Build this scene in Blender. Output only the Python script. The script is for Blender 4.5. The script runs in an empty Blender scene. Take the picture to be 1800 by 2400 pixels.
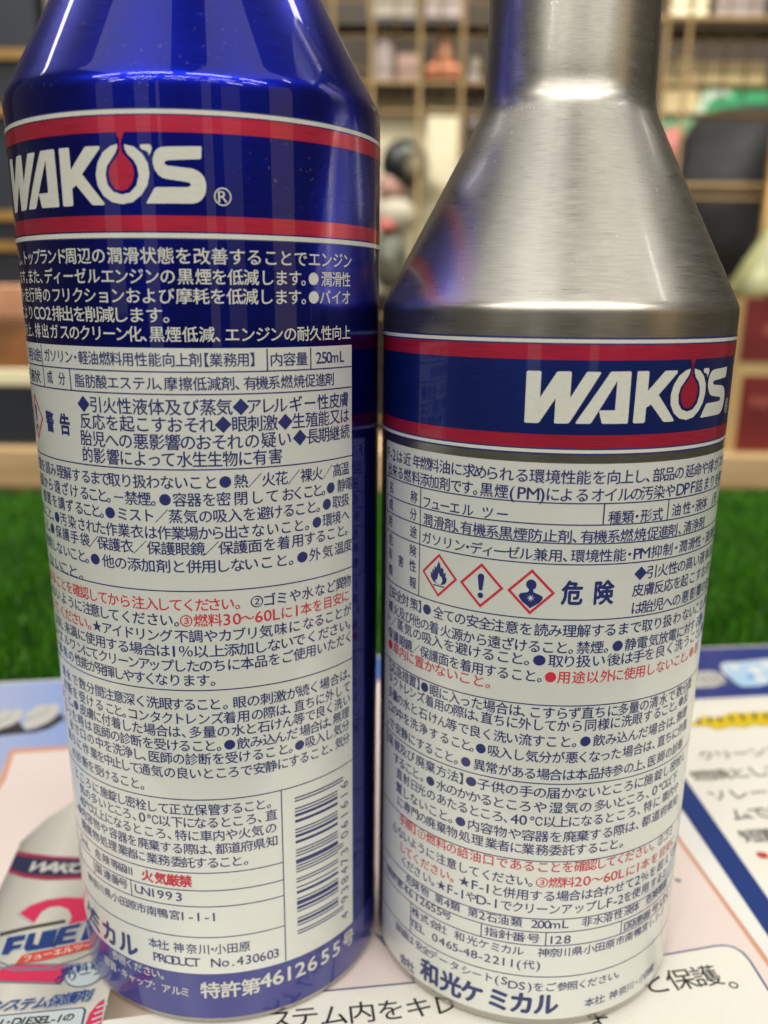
import bpy, bmesh, math, random
import numpy as np
from mathutils import Matrix, Vector
random.seed(7); rng = np.random.default_rng(7)
MM = 0.001
R_ = math.radians
sc = bpy.context.scene
col = sc.collection

# ---------------------------------------------------------------- camera
F_PX, PITCH, ROLL, CAM_H = 2122.33, 0.2961483, 0.0089149, 112.8387
cam_d = bpy.data.cameras.new('camera'); cam = bpy.data.objects.new('camera', cam_d); col.objects.link(cam)
cp, sp, cr, sr = math.cos(PITCH), math.sin(PITCH), math.cos(ROLL), math.sin(ROLL)
fw = Vector((0, cp, -sp)); up0 = Vector((0, sp, cp)); rt0 = Vector((1, 0, 0))
rt = rt0 * cr + up0 * sr; up = up0 * cr - rt0 * sr
m = Matrix.Identity(4)
for i in range(3):
    m[i][0], m[i][1], m[i][2] = rt[i], up[i], -fw[i]
m[2][3] = CAM_H * MM
cam.matrix_world = m
cam_d.sensor_fit = 'VERTICAL'; cam_d.sensor_height = 36; cam_d.sensor_width = 27
cam_d.lens = 36 * F_PX / 2400
cam_d.shift_y = 143.0 / 2400
cam_d.clip_start = 0.01; cam_d.clip_end = 20
cam_d.dof.use_dof = True; cam_d.dof.focus_distance = 0.127; cam_d.dof.aperture_fstop = 16
sc.camera = cam

# ---------------------------------------------------------------- light
w = bpy.data.worlds.new('World'); sc.world = w; w.use_nodes = True
bg = w.node_tree.nodes['Background']
bg.inputs['Color'].default_value = (1.0, 0.90, 0.74, 1); bg.inputs['Strength'].default_value = 0.07
sc.view_settings.view_transform = 'Standard'; sc.view_settings.look = 'None'
sc.view_settings.exposure = 0.30; sc.view_settings.gamma = 1
def lamp(name, loc, size, power, colr, rot=(0, 0, 0)):
    d = bpy.data.lights.new(name, 'AREA'); d.shape = 'RECTANGLE'; d.size, d.size_y = size
    d.energy = power; d.color = colr
    o = bpy.data.objects.new(name, d); col.objects.link(o); o.location = loc; o.rotation_euler = rot
    return o
WARM = (1.0, 0.96, 0.89)
# rows of shop ceiling tubes behind the photographer
for y, xs in ((-1.75, (-2.05, -.72, .66, 2.0)), (-2.9, (-2.7, -1.25, .1, 1.5, 2.9)), (-4.3, (-3.2, -1.6, -.2, 1.3, 2.8))):
    for x in xs:
        lamp('ceiling_tube', (x, y, 1.85), (1.1, .05), 13.5, WARM)
# soft fill added for the pale ceiling, left and right of the photographer
lamp('ceiling_fill', (-.95, -.95, 1.9), (1.45, 1.9), 7.2, (1, .98, .94))
lamp('ceiling_fill', (.95, -.95, 1.9), (1.45, 1.9), 7.2, (1, .95, .86))
# the fill for the back shelves is added after these glow panels
# unseen glow panels added behind the photographer, for streaks reflected in the bottles
for x, y, z, w_, h_, lum, c_ in ((-1.9, -1.9, .50, .50, .9, .55, (1, .93, .82)), (-1.05, -2.6, .42, .42, 1.25, .62, (1, .95, .88)), (-.60, -2.7, .75, .10, .55, .75, (1, .97, .92)),
                                (.72, -2.5, .45, .26, 1.15, .60, (1, .90, .72)), (1.30, -2.2, .38, .50, .8, .42, (1, .86, .62)), (2.3, -1.2, .60, .7, 1.2, .75, (1, .70, .36))):
    lamp('added_glow', (x, y, z), (w_, h_), lum * .8 * math.pi * w_ * h_, c_, (R_(90), 0, math.atan2(x, -y)))
lamp('shelf_fill', (0, .70, 1.15), (2.4, .5), 34, WARM, (R_(48), 0, 0))  # unseen fill panel, added to brighten the goods at the back
# two bare tubes running away overhead, the narrow streaks on the silver shoulder
lamp('overhead_tube', (-.62, -1.05, 1.9), (.07, 1.3), 4.0, (1, .98, .94), (0, 0, R_(-30)))
lamp('overhead_tube', (1.5, -.30, 1.9), (.07, 1.3), 5.0, (1, .98, .94), (0, 0, R_(80)))

# ---------------------------------------------------------------- materials
def mat(name, base=(.5, .5, .5), rough=.5, metal=0, coat=0, coat_rough=.05, spec=.5, emit=None):
    m = bpy.data.materials.new(name); m.use_nodes = True
    b = m.node_tree.nodes['Principled BSDF']
    b.inputs['Base Color'].default_value = (*base, 1); b.inputs['Roughness'].default_value = rough
    b.inputs['Metallic'].default_value = metal
    b.inputs['Coat Weight'].default_value = coat; b.inputs['Coat Roughness'].default_value = coat_rough
    b.inputs['Specular IOR Level'].default_value = spec
    m['b'] = 1
    return m
def N(m, typ, **kw):
    n = m.node_tree.nodes.new(typ)
    for k, v in kw.items(): setattr(n, k, v)
    return n
def L(m, a, b): m.node_tree.links.new(a, b)
def bsdf(m): return m.node_tree.nodes['Principled BSDF']
def math_n(m, op, a, b=None):
    n = N(m, 'ShaderNodeMath', operation=op)
    for i, v in enumerate((a, b)):
        if v is None: continue
        if isinstance(v, (int, float)): n.inputs[i].default_value = v
        else: L(m, v, n.inputs[i])
    return n.outputs[0]
def ramp(m, fac, stops):
    r = N(m, 'ShaderNodeValToRGB'); L(m, fac, r.inputs[0])
    while len(r.color_ramp.elements) < len(stops): r.color_ramp.elements.new(.5)
    for e, (p, c) in zip(r.color_ramp.elements, stops):
        e.position = p; e.color = (*c, 1) if len(c) == 3 else c
    return r.outputs[0]
def noise(m, scale, detail=3, vec=None, rough=.5):
    n = N(m, 'ShaderNodeTexNoise'); n.inputs['Scale'].default_value = scale
    n.inputs['Detail'].default_value = detail; n.inputs['Roughness'].default_value = rough
    if vec is None:
        tc = N(m, 'ShaderNodeTexCoord'); vec = tc.outputs['Object']
    L(m, vec, n.inputs['Vector']); return n.outputs['Fac']
def around(m, ks, kz):
    """coordinates unrolled round the bottle: (arc length, height) times the two densities"""
    tc = N(m, 'ShaderNodeTexCoord'); s = N(m, 'ShaderNodeSeparateXYZ'); L(m, tc.outputs['Object'], s.inputs[0])
    nx = math_n(m, 'MULTIPLY', s.outputs[1], -1.0)
    a = math_n(m, 'ARCTAN2', s.outputs[0], nx)
    c = N(m, 'ShaderNodeCombineXYZ')
    L(m, math_n(m, 'MULTIPLY', a, .0265 * ks), c.inputs[0]); L(m, math_n(m, 'MULTIPLY', s.outputs[2], kz), c.inputs[1])
    return c.outputs[0]
def brushed(m, base, r0, r1, aniso, bump=.12, cvar=.12, specks=0.0, metal=1.0):
    b = bsdf(m)
    b.inputs['Metallic'].default_value = metal
    b.inputs['Anisotropic'].default_value = aniso
    t = N(m, 'ShaderNodeTangent', direction_type='RADIAL', axis='Z'); L(m, t.outputs[0], b.inputs['Tangent'])
    n1 = noise(m, 1, 4, around(m, 230, 6500), .65)
    n2 = noise(m, 1, 3, around(m, 60, 900), .6)
    n3 = noise(m, 1, 2, around(m, 90, 90))
    mix = math_n(m, 'ADD', math_n(m, 'MULTIPLY', n1, .6), math_n(m, 'MULTIPLY', n2, .4))
    mr = N(m, 'ShaderNodeMapRange'); L(m, mix, mr.inputs[0])
    mr.inputs[1].default_value = .28; mr.inputs[2].default_value = .72
    mr.inputs[3].default_value = r0; mr.inputs[4].default_value = r1; L(m, mr.outputs[0], b.inputs['Roughness'])
    lo = tuple(c * (1 - cvar) for c in base); hi = tuple(min(1, c * (1 + cvar)) for c in base)
    cmix = math_n(m, 'ADD', math_n(m, 'MULTIPLY', n1, .75), math_n(m, 'MULTIPLY', n3, .25))
    colo = ramp(m, cmix, [(.32, lo), (.68, hi)])
    if specks:      # small scuffs and dust
        sp1 = noise(m, 1, 2, around(m, 1100, 1300), .5); sp2 = noise(m, 1, 1, around(m, 70, 90))
        f_ = math_n(m, 'MULTIPLY', ramp(m, sp1, [(.66, (0, 0, 0)), (.72, (1, 1, 1))]), ramp(m, sp2, [(.48, (0, 0, 0)), (.62, (1, 1, 1))]))
        mx = N(m, 'ShaderNodeMix', data_type='RGBA'); L(m, math_n(m, 'MULTIPLY', f_, specks), mx.inputs[0])
        L(m, colo, mx.inputs[6]); mx.inputs[7].default_value = (.95, .94, .9, 1); colo = mx.outputs[2]
    L(m, colo, b.inputs['Base Color'])
    bp = N(m, 'ShaderNodeBump'); bp.inputs['Strength'].default_value = bump; bp.inputs['Distance'].default_value = .00004
    L(m, mix, bp.inputs['Height']); L(m, bp.outputs[0], b.inputs['Normal'])
    return m
M = {}
M['alu'] = brushed(mat('brushed_aluminium', coat=.3, coat_rough=.08), (.42, .405, .36), .25, .37, .45, .02, .19, .45)
M['alu_cap'] = brushed(mat('spun_aluminium'), (.66, .65, .62), .2, .34, .6, .1, .1)
M['blue'] = brushed(mat('blue_lacquered_aluminium', coat=.8, coat_rough=.025), (.004, .011, .33), .25, .34, .6, .02, .24, .12)
M['band_blue'] = brushed(mat('blue_metallic_ink', coat=.8, coat_rough=.06), (.010, .030, .25), .28, .38, .5, .03, .2, 0.0, .8)
M['red_ink'] = brushed(mat('red_metallic_ink', coat=.9, coat_rough=.05), (.52, .018, .058), .3, .42, .5, .05, .25, 0.0, .6)
def ink(name, base, rough=.42, coat=.55, cr=.09, var=.05):
    m = mat(name, base, rough, 0, coat, cr)
    n = noise(m, 1, 4, around(m, 900, 2200), .6)
    lo = tuple(c * (1 - var) for c in base); hi = tuple(min(1, c * (1 + var)) for c in base)
    L(m, ramp(m, n, [(.3, lo), (.7, hi)]), bsdf(m).inputs['Base Color'])
    return m
M['white_ink'] = brushed(mat('white_label_ink', coat=.6, coat_rough=.06), (.66, .68, .64), .34, .46, .4, .01, .04, 0.0, .26)
M['logo_ink'] = ink('cream_logo_ink', (.57, .575, .515), .42, .6, .08, .05)
M['navy_ink'] = ink('navy_text_ink', (.010, .016, .125), .45, .5, .1, .1)
M['red_text'] = ink('red_text_ink', (.48, .018, .04), .45, .5, .1, .08)
M['blue_base_ink'] = ink('deep_blue_ink', (.016, .02, .20), .35, 1, .03, .08)

def paper(name, base, var=.02, rough=.38, coat=.35):
    m = mat(name, base, rough, 0, coat, .12)
    n = noise(m, 2600, 3)
    lo = tuple(c * (1 - var) for c in base); hi = tuple(min(1, c * (1 + var)) for c in base)
    L(m, ramp(m, n, [(.35, lo), (.65, hi)]), bsdf(m).inputs['Base Color'])
    return m

# ---------------------------------------------------------------- object helpers
def tag(o, label=None, cat=None, group=None, kind=None):
    for k, v in (('label', label), ('category', cat), ('group', group), ('kind', kind)):
        if v: o[k] = v
    return o
def thing(name, label, cat, loc=(0, 0, 0), group=None):
    o = bpy.data.objects.new(name, None); col.objects.link(o); o.location = loc; o.empty_display_size = .01
    return tag(o, label, cat, group)
def mesh_obj(name, verts, faces, material, parent=None, smooth=False, normals=None):
    me = bpy.data.meshes.new(name); me.from_pydata(verts, [], faces); me.materials.append(material)
    if smooth or normals is not None: me.shade_smooth()
    if normals is not None: me.normals_split_custom_set_from_vertices(normals)
    o = bpy.data.objects.new(name, me); col.objects.link(o); o.parent = parent
    return o
def bm_obj(name, bm, material, parent=None, smooth=False):
    me = bpy.data.meshes.new(name); bm.to_mesh(me); bm.free(); me.materials.append(material)
    if smooth:
        me.shade_smooth()
    o = bpy.data.objects.new(name, me); col.objects.link(o); o.parent = parent
    return o

# ---------------------------------------------------------------- glyphs (flat print, cut from the built-in typeface)
_g = {}
_curves = {}
def _curve(bold):
    if bold not in _curves:
        cu = bpy.data.curves.new('glyph_source', 'FONT'); cu.resolution_u = 3; cu.offset = bold
        ob = bpy.data.objects.new('glyph_source', cu); col.objects.link(ob); _curves[bold] = ob
    return _curves[bold]
def _raw(ch, bold):
    ob = _curve(bold); ob.data.body = ch
    dg = bpy.context.evaluated_depsgraph_get(); dg.update()
    me = bpy.data.meshes.new_from_object(ob.evaluated_get(dg))
    return me
def glyph(ch, bold=0.0):
    """(verts Nx2, tris) in em units; CJK centred on its em box, latin centred on its ink"""
    key = (ch, bold)
    if key in _g: return _g[key]
    me = _raw(ch, bold)
    if not me.vertices:
        bpy.data.meshes.remove(me); _g[key] = None; return None
    me.calc_loop_triangles()
    V = np.array([(v.co.x, v.co.y) for v in me.vertices]); T = [tuple(t.vertices) for t in me.loop_triangles]
    bpy.data.meshes.remove(me)
    _g[key] = (V, T); return _g[key]
def em_metrics():
    V, _ = glyph('国'); V2, _ = glyph('口')
    return V[:, 0].mean() * 0 + (V[:, 0].min() + V[:, 0].max()) / 2, (V[:, 1].min() + V[:, 1].max()) / 2, (V[:, 0].max() - V[:, 0].min())
GX, GY, GW = em_metrics()
EM = GW / .84           # em size of the fallback face in text units
CAP = glyph('H')[0][:, 1].max()
def place(ch, bold=0.0):
    """glyph in em units centred so that (0,0) is the middle of its cell; full-width punctuation keeps its corner"""
    g = glyph(ch, bold)
    if g is None: return None
    V, T = g
    V = V.copy()
    if ord(ch) < 256:
        c = (V[:, 0].min() + V[:, 0].max()) / 2
        V[:, 0] = (V[:, 0] - c) * .80 / CAP
        V[:, 1] = (V[:, 1] - CAP / 2) * .80 / CAP
    else:
        V = (V - np.array([GX, GY])) / EM
        if ch in '、。': V[:, 0] += .19
        elif ch in '】）': V[:, 0] += .24
        elif ch in '【（': V[:, 0] -= .24
        elif ch == '℃': V[:, 0] *= .85
    return V, T
def wrap(P, r):
    a = P[:, 0] / 26.5
    return np.stack([np.sin(a) * r * MM, -np.cos(a) * r * MM, P[:, 1] * MM], 1)
def split_wide(P, faces, step=1.1):
    """cut faces wider than step along vertical lines, so that they bend with the bottle wall"""
    V = [tuple(p) for p in P]; out = []
    for f in faces:
        xs = [V[i][0] for i in f]; lo, hi = min(xs), max(xs)
        if hi - lo <= step: out.append(tuple(f)); continue
        k0, k1 = int(math.floor(lo / step)), int(math.ceil(hi / step))
        for k in range(k0, k1):
            poly = [V[i] for i in f]
            for side, lim in ((1, k * step), (-1, (k + 1) * step)):
                res = []
                for a, b in zip(poly, poly[1:] + poly[:1]):
                    ia, ib = side * (a[0] - lim) >= 0, side * (b[0] - lim) >= 0
                    if ia: res.append(a)
                    if ia != ib:
                        t = (lim - a[0]) / (b[0] - a[0]); res.append((lim, a[1] + t * (b[1] - a[1])))
                poly = res
                if len(poly) < 3: break
            if len(poly) >= 3:
                n0 = len(V); V += poly; out.append(tuple(range(n0, n0 + len(poly))))
    return np.array(V), out
def wrap_obj(name, P, faces, r, material, parent):
    P, faces = split_wide(P, faces)
    P = np.asarray(P, float); a = P[:, 0] / 26.5
    nrm = np.stack([np.sin(a), -np.cos(a), 0 * a], 1)
    return mesh_obj(name, wrap(P, r).tolist(), faces, material, parent, normals=nrm.tolist())
def text_wrap(name, text, ss, z, h, pitch, r, material, parent, bold=0.0, ascii_w=1.0):
    VV = []; FF = []; n = 0
    heavy = bold if bold >= .015 else 0
    shifts = [(bold, bold * .7), (-bold, -bold * .7)] if not heavy else [(0, 0), (heavy, 0), (-heavy, 0), (0, heavy), (0, -heavy), (heavy * .7, heavy * .7), (-heavy * .7, -heavy * .7)]
    lays = []
    for lay, (sx_, sz_) in enumerate(shifts):
        VV = []; FF = []; n = 0
        for ch, s in zip(text, ss):
            if ch in ' \u3000': continue
            g = place(ch)
            if g is None: continue
            V, T = g; V = V.copy()
            if ord(ch) < 256:
                V[:, 0] *= h * 1.12 * min(1.05, pitch / h) * ascii_w
            else:
                V[:, 0] *= max(pitch, h * .8) * 1.03
            V[:, 0] += s + sx_ * h; V[:, 1] = V[:, 1] * h + z + sz_ * h
            VV.append(V); FF += [(a + n, b + n, c + n) for a, b, c in T]; n += len(V)
        if VV:
            P_, F_ = split_wide(np.concatenate(VV), FF); a_ = P_[:, 0] / 26.5
            lays.append((wrap(P_, r + .003 * lay), F_, np.stack([np.sin(a_), -np.cos(a_), 0 * a_], 1)))
    n = 0; Vs = []; Fs = []; Ns = []
    for v_, f_, n_ in lays:
        Vs.append(v_); Ns.append(n_); Fs += [tuple(i + n for i in q) for q in f_]; n += len(v_)
    return mesh_obj(name, np.concatenate(Vs).tolist(), Fs, material, parent, normals=np.concatenate(Ns).tolist())
def poly_wrap(name, loops, r, material, parent, step=1.0):
    """filled outline(s) on the bottle wall: the first loop is the outside, any others are holes"""
    bm = bmesh.new(); edges = []
    for lp in loops:
        vs = [bm.verts.new((x, y, 0)) for x, y in lp]
        edges += [bm.edges.new((vs[i], vs[(i + 1) % len(vs)])) for i in range(len(vs))]
    bmesh.ops.triangle_fill(bm, use_beauty=True, use_dissolve=False, edges=edges)
    bmesh.ops.triangulate(bm, faces=bm.faces); bm.verts.index_update()
    for f in bm.faces:
        if f.normal.z < 0: f.normal_flip()
    P = np.array([(v.co.x, v.co.y) for v in bm.verts]); T = [tuple(v.index for v in f.verts) for f in bm.faces]; bm.free()
    return wrap_obj(name, P, T, r, material, parent)
def strip_wrap(name, s0, s1, z0, z1, r, material, parent):
    n = max(1, int(abs(s1 - s0) / .45)); P = []; Fc = []
    for i in range(n + 1):
        s = s0 + (s1 - s0) * i / n; P += [(s, z0), (s, z1)]
    Fc = [(2 * i, 2 * i + 2, 2 * i + 3, 2 * i + 1) for i in range(n)]
    return wrap_obj(name, P, Fc, r, material, parent)
FULL = (-26.5 * math.pi, 26.5 * math.pi)

def lathe(name, prof, material, parent, seg=192, closed_bottom=True, crease=None):
    V = []; Fc = []
    for r, z in prof:
        for i in range(seg):
            a = 2 * math.pi * i / seg; V.append((r * math.sin(a) * MM, -r * math.cos(a) * MM, z * MM))
    for j in range(len(prof) - 1):
        for i in range(seg):
            a = j * seg + i; b = j * seg + (i + 1) % seg
            Fc.append((a, b, b + seg, a + seg))
    if closed_bottom: Fc.append(tuple(range(seg - 1, -1, -1)))
    Fc.append(tuple((len(prof) - 1) * seg + i for i in range(seg)))
    return mesh_obj(name, V, Fc, material, parent, smooth=True)
def smooth_profile(pts, n=6):
    """Catmull-Rom through profile points"""
    out = []
    P = [pts[0]] + list(pts) + [pts[-1]]
    for i in range(1, len(P) - 2):
        p0, p1, p2, p3 = P[i - 1], P[i], P[i + 1], P[i + 2]
        for k in range(n):
            t = k / n
            out.append(tuple(.5 * (2 * p1[q] + (p2[q] - p0[q]) * t + (2 * p0[q] - 5 * p1[q] + 4 * p2[q] - p3[q]) * t * t + (3 * p1[q] - p0[q] - 3 * p2[q] + p3[q]) * t ** 3) for q in (0, 1)))
    out.append(pts[-1]); return out

# label rows: bottle, ink, em height, z, pitch, characters, arc position of each character (mm)
ROWS = [
 ('L', 'w', 1.95, 117.43, 2.12, 'し、トップランド周辺の潤滑状態を改善することでエンジン', [-27.9, -26.3, -24.6, -22.5, -20.6, -18.7, -16.8, -14.9, -13.1, -10.9, -8.7, -6.4, -4.2, -2.0, 0.2, 2.4, 4.6, 6.8, 9.0, 11.2, 13.4, 15.5, 17.7, 19.9, 22.0, 24.2, 26.3]),
 ('L', 'w', 1.9, 115.0, 2.02, 'ます。また、ディーゼルエンジンの黒煙を低減します。●潤滑性', [-28.3, -26.3, -24.7, -23.2, -21.2, -19.6, -18.0, -16.0, -13.9, -11.8, -9.7, -7.6, -5.7, -3.7, -1.7, 0.3, 2.5, 4.7, 6.7, 8.7, 10.7, 12.8, 14.8, 16.8, 18.3, 19.8, 22.0, 24.0, 26.0]),
 ('L', 'w', 1.9, 112.66, 2.08, '時・走行時のフリクションおよび摩耗を低減します。●バイオ', [-28.9, -27.3, -25.6, -23.4, -21.1, -18.9, -16.6, -14.6, -12.5, -10.5, -8.4, -6.4, -4.3, -2.2, -0.0, 2.2, 4.3, 6.4, 8.5, 10.5, 12.6, 14.7, 16.7, 18.3, 19.8, 21.7, 23.9, 26.0]),
 ('L', 'w', 1.9, 110.33, 2.29, 'によりCO2排出を削減します。', [-29.5, -27.2, -24.6, -22.3, -20.5, -18.8, -16.8, -14.7, -12.5, -10.4, -8.2, -6.2, -4.0, -1.7, 0.1]),
 ('L', 'w', 1.9, 108.0, 2.0, '性向上、排出ガスのクリーン化、黒煙低減、エンジンの耐久性向上', [-30.2, -28.2, -26.0, -24.3, -22.5, -20.2, -17.9, -15.6, -13.7, -11.8, -9.9, -8.0, -6.2, -4.4, -2.9, -1.5, 0.6, 2.7, 4.8, 6.4, 8.0, 10.0, 12.0, 13.9, 15.9, 17.9, 19.9, 21.9, 23.9, 26.0]),
 ('L', 'n', 1.75, 104.71, 3.27, '用途', [-27.0, -23.7]),
 ('L', 'n', 1.75, 104.84, 1.72, 'ガソリン・軽油燃料用性能向上剤【業務用】', [-20.3, -18.6, -16.9, -15.2, -13.9, -12.5, -10.8, -9.0, -7.3, -5.6, -3.8, -2.0, -0.2, 1.5, 3.2, 4.5, 5.8, 7.6, 9.3, 10.6]),
 ('L', 'n', 1.75, 104.76, 1.91, '内容量', [13.8, 15.7, 17.6]),
 ('L', 'n', 1.75, 104.81, 1.74, '250mL', [20.4, 21.4, 22.3, 23.4, 25.0]),
 ('L', 'n', 1.75, 101.74, 2.51, '形液状', [-29.4, -26.9, -24.4]),
 ('L', 'n', 1.75, 101.92, 1.55, '成\u3000分', [-20.1, -18.6, -17.1]),
 ('L', 'n', 1.75, 101.83, 1.79, '脂肪酸エステル、摩擦低減剤、有機系燃焼促進剤', [-13.5, -11.6, -9.8, -8.0, -6.2, -4.3, -2.5, -1.3, -0.1, 1.8, 3.6, 5.4, 7.2, 8.6, 10.1, 11.7, 13.4, 15.2, 17.1, 18.9, 20.7, 22.4]),
 ('L', 'n', 2.1, 98.82, 2.14, '◆引火性液体及び蒸気◆アレルギー性皮膚', [-13.2, -11.0, -8.8, -6.6, -4.4, -2.2, 0.0, 2.3, 4.5, 6.6, 8.7, 10.5, 12.4, 14.2, 16.5, 18.8, 21.1, 23.3, 25.4]),
 ('L', 'n', 2.1, 96.56, 2.15, '反応を起こすおそれ◆眼刺激◆生殖能又は', [-13.0, -10.8, -8.6, -6.4, -4.2, -2.0, 0.1, 2.3, 4.3, 6.3, 8.5, 10.6, 12.7, 14.8, 16.9, 19.1, 21.2, 23.4, 25.5]),
 ('L', 'n', 2.1, 94.27, 2.15, '胎児への悪影響のおそれの疑い◆長期継続', [-13.2, -11.0, -8.9, -6.8, -4.6, -2.4, -0.3, 1.7, 3.7, 5.8, 7.8, 10.1, 12.4, 14.7, 17.0, 19.2, 21.2, 23.3, 25.6]),
 ('L', 'n', 2.1, 92.0, 2.03, '的影響によって水生生物に有害', [-13.2, -11.1, -8.9, -6.9, -4.9, -2.9, -1.0, 1.1, 3.1, 5.1, 7.1, 9.1, 11.1, 13.3]),
 ('L', 'N', 3.0, 95.73, 2.01, '警\u3000告', [-21.4, -19.4, -17.4]),
 ('L', 'n', 1.9, 88.92, 1.93, '注意を読み理解するまで取り扱わないこと●熱／火花／裸火／高温', [-29.9, -28.0, -26.1, -23.9, -21.9, -19.8, -17.9, -15.9, -13.9, -12.2, -10.6, -9.0, -7.1, -5.2, -3.3, -1.4, 0.5, 2.4, 4.4, 6.4, 8.4, 10.3, 12.2, 14.1, 16.0, 18.0, 19.9, 21.8, 23.8, 25.6]),
 ('L', 'n', 1.9, 86.57, 1.94, '火源から遠ざけること。－禁煙。●容器を密閉しておくこと。●静電', [-29.8, -27.8, -25.6, -23.4, -21.1, -18.9, -16.7, -14.5, -12.8, -11.2, -9.9, -8.5, -6.6, -4.7, -3.2, -1.7, 0.2, 2.1, 4.1, 6.0, 8.3, 10.5, 12.7, 15.0, 16.6, 18.3, 19.9, 21.2, 22.5, 24.7, 26.5]),
 ('L', 'n', 1.9, 84.29, 1.94, '措置を講ずること。●ミスト／蒸気の吸入を避けること。●取扱', [-27.0, -24.8, -22.5, -20.3, -18.1, -15.9, -14.2, -12.6, -11.3, -10.0, -8.1, -6.2, -4.3, -2.4, -0.5, 1.5, 3.5, 5.4, 7.4, 9.4, 11.4, 13.2, 15.1, 16.9, 18.8, 20.2, 21.7, 23.7, 25.6]),
 ('L', 'n', 1.9, 81.95, 1.93, '着ること。●汚染された作業衣は作業場から出さないこと。●環境へ', [-30.8, -28.9, -26.9, -25.1, -23.6, -22.1, -20.2, -17.9, -15.7, -13.8, -12.0, -10.1, -8.1, -6.1, -4.1, -2.2, -0.3, 1.5, 3.3, 5.0, 6.8, 8.5, 10.5, 12.6, 14.6, 16.6, 18.2, 19.8, 21.7, 23.6, 25.6]),
 ('L', 'n', 1.9, 79.77, 2.02, 'こと。●保護手袋／保護衣／保護眼鏡／保護面を着用すること。', [-29.3, -27.2, -25.9, -24.5, -22.2, -19.9, -17.6, -15.3, -13.5, -11.8, -9.8, -7.8, -5.8, -3.8, -1.8, 0.2, 2.2, 4.1, 6.0, 8.0, 10.0, 12.1, 14.2, 16.4, 18.4, 20.4, 22.4, 24.5, 26.0]),
 ('L', 'n', 1.9, 77.25, 2.12, '使用しないこと。●他の添加剤と併用しないこと。●外気温度', [-28.7, -26.6, -24.5, -22.4, -20.1, -18.2, -16.3, -14.9, -13.4, -11.1, -9.0, -6.9, -4.8, -2.6, -0.5, 1.6, 3.6, 5.5, 7.5, 9.4, 11.6, 13.8, 15.5, 17.2, 19.3, 21.7, 24.1, 26.2]),
 ('L', 'n', 1.9, 74.47, 2.88, 'しないこと。', [-30.3, -27.0, -23.7, -21.3, -18.8, -16.5]),
 ('L', 'r', 1.9, 71.7, 1.99, 'であることを確認してから注入してください。', [-30.9, -28.9, -26.6, -24.3, -22.3, -20.4, -18.4, -16.5, -14.6, -12.7, -10.8, -8.8, -6.7, -4.7, -3.0, -1.2, 0.6, 2.4, 4.1, 5.9, 7.5]),
 ('L', 'n', 1.9, 71.7, 2.0, '②ゴミや水など異物', [10.0, 11.8, 13.7, 15.8, 17.9, 20.1, 22.3, 24.2, 26.0]),
 ('L', 'n', 1.9, 69.4, 2.06, '入ないように注意してください。', [-29.5, -27.4, -25.1, -22.7, -20.3, -18.3, -16.2, -14.5, -12.7, -10.9, -8.8, -6.8, -4.7, -2.7, -1.0]),
 ('L', 'r', 1.9, 69.4, 1.95, '③燃料30～60Lに1本を目安に', [0.1, 2.1, 4.1, 5.7, 7.1, 8.6, 10.2, 11.5, 12.8, 14.4, 16.0, 17.6, 19.6, 21.6, 23.6, 25.5]),
 ('L', 'r', 1.9, 67.05, 2.35, 'してください。', [-29.2, -26.5, -23.8, -21.7, -19.6, -17.5, -15.7]),
 ('L', 'n', 1.9, 67.05, 2.02, '★アイドリング不調やカブリ気味になることが', [-14.3, -12.4, -10.5, -8.6, -6.7, -4.8, -2.9, -0.7, 1.3, 3.4, 5.4, 7.3, 9.2, 11.2, 13.4, 15.6, 17.9, 19.9, 21.9, 23.9, 26.0]),
 ('L', 'n', 1.9, 64.78, 2.17, '30L未満に使用する場合は1％以上添加しないでください。', [-28.1, -26.4, -24.7, -22.5, -20.4, -18.2, -16.1, -13.9, -11.8, -9.7, -7.6, -5.5, -3.5, -1.9, -0.2, 1.9, 4.1, 6.2, 8.3, 10.3, 12.3, 14.3, 16.3, 18.5, 20.7, 22.8, 25.0, 26.7]),
 ('L', 'n', 1.9, 62.56, 1.99, 'フューエルワンにてクリーンアップしたのちに本品をご使用いただく', [-31.8, -29.8, -27.9, -25.6, -23.3, -21.1, -18.9, -17.2, -15.5, -13.6, -11.8, -9.9, -8.2, -6.5, -4.9, -3.0, -1.2, 0.7, 2.5, 4.4, 6.4, 8.3, 10.3, 12.3, 14.3, 16.3, 18.3, 20.3, 22.3, 24.3, 26.3]),
 ('L', 'n', 1.9, 60.35, 2.01, 'ー本来の性能が発揮しやすくなります。', [-29.0, -26.7, -24.4, -22.1, -19.8, -18.0, -16.1, -14.3, -12.6, -10.9, -9.2, -7.4, -5.7, -4.0, -2.0, 0.0, 2.0, 3.6]),
 ('L', 'n', 1.9, 56.6, 2.01, '清水で数分間注意深く洗眼すること。眼の刺激が続く場合は、', [-26.3, -24.0, -21.6, -19.3, -17.2, -15.1, -13.2, -11.3, -9.4, -7.5, -5.6, -3.6, -1.9, -0.1, 1.7, 3.5, 5.2, 7.0, 9.0, 11.0, 13.0, 15.0, 16.9, 18.8, 20.8, 22.9, 25.0, 26.6]),
 ('L', 'n', 1.9, 54.33, 1.89, '診断を受けること。コンタクトレンズ着用の際は、直ちに外して', [-26.1, -24.0, -21.9, -19.7, -17.6, -15.4, -13.2, -11.6, -10.3, -9.0, -7.2, -5.3, -3.5, -1.8, -0.1, 1.8, 3.7, 5.5, 7.5, 9.5, 11.3, 13.2, 14.6, 16.1, 18.0, 19.9, 21.8, 23.8, 25.8]),
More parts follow.
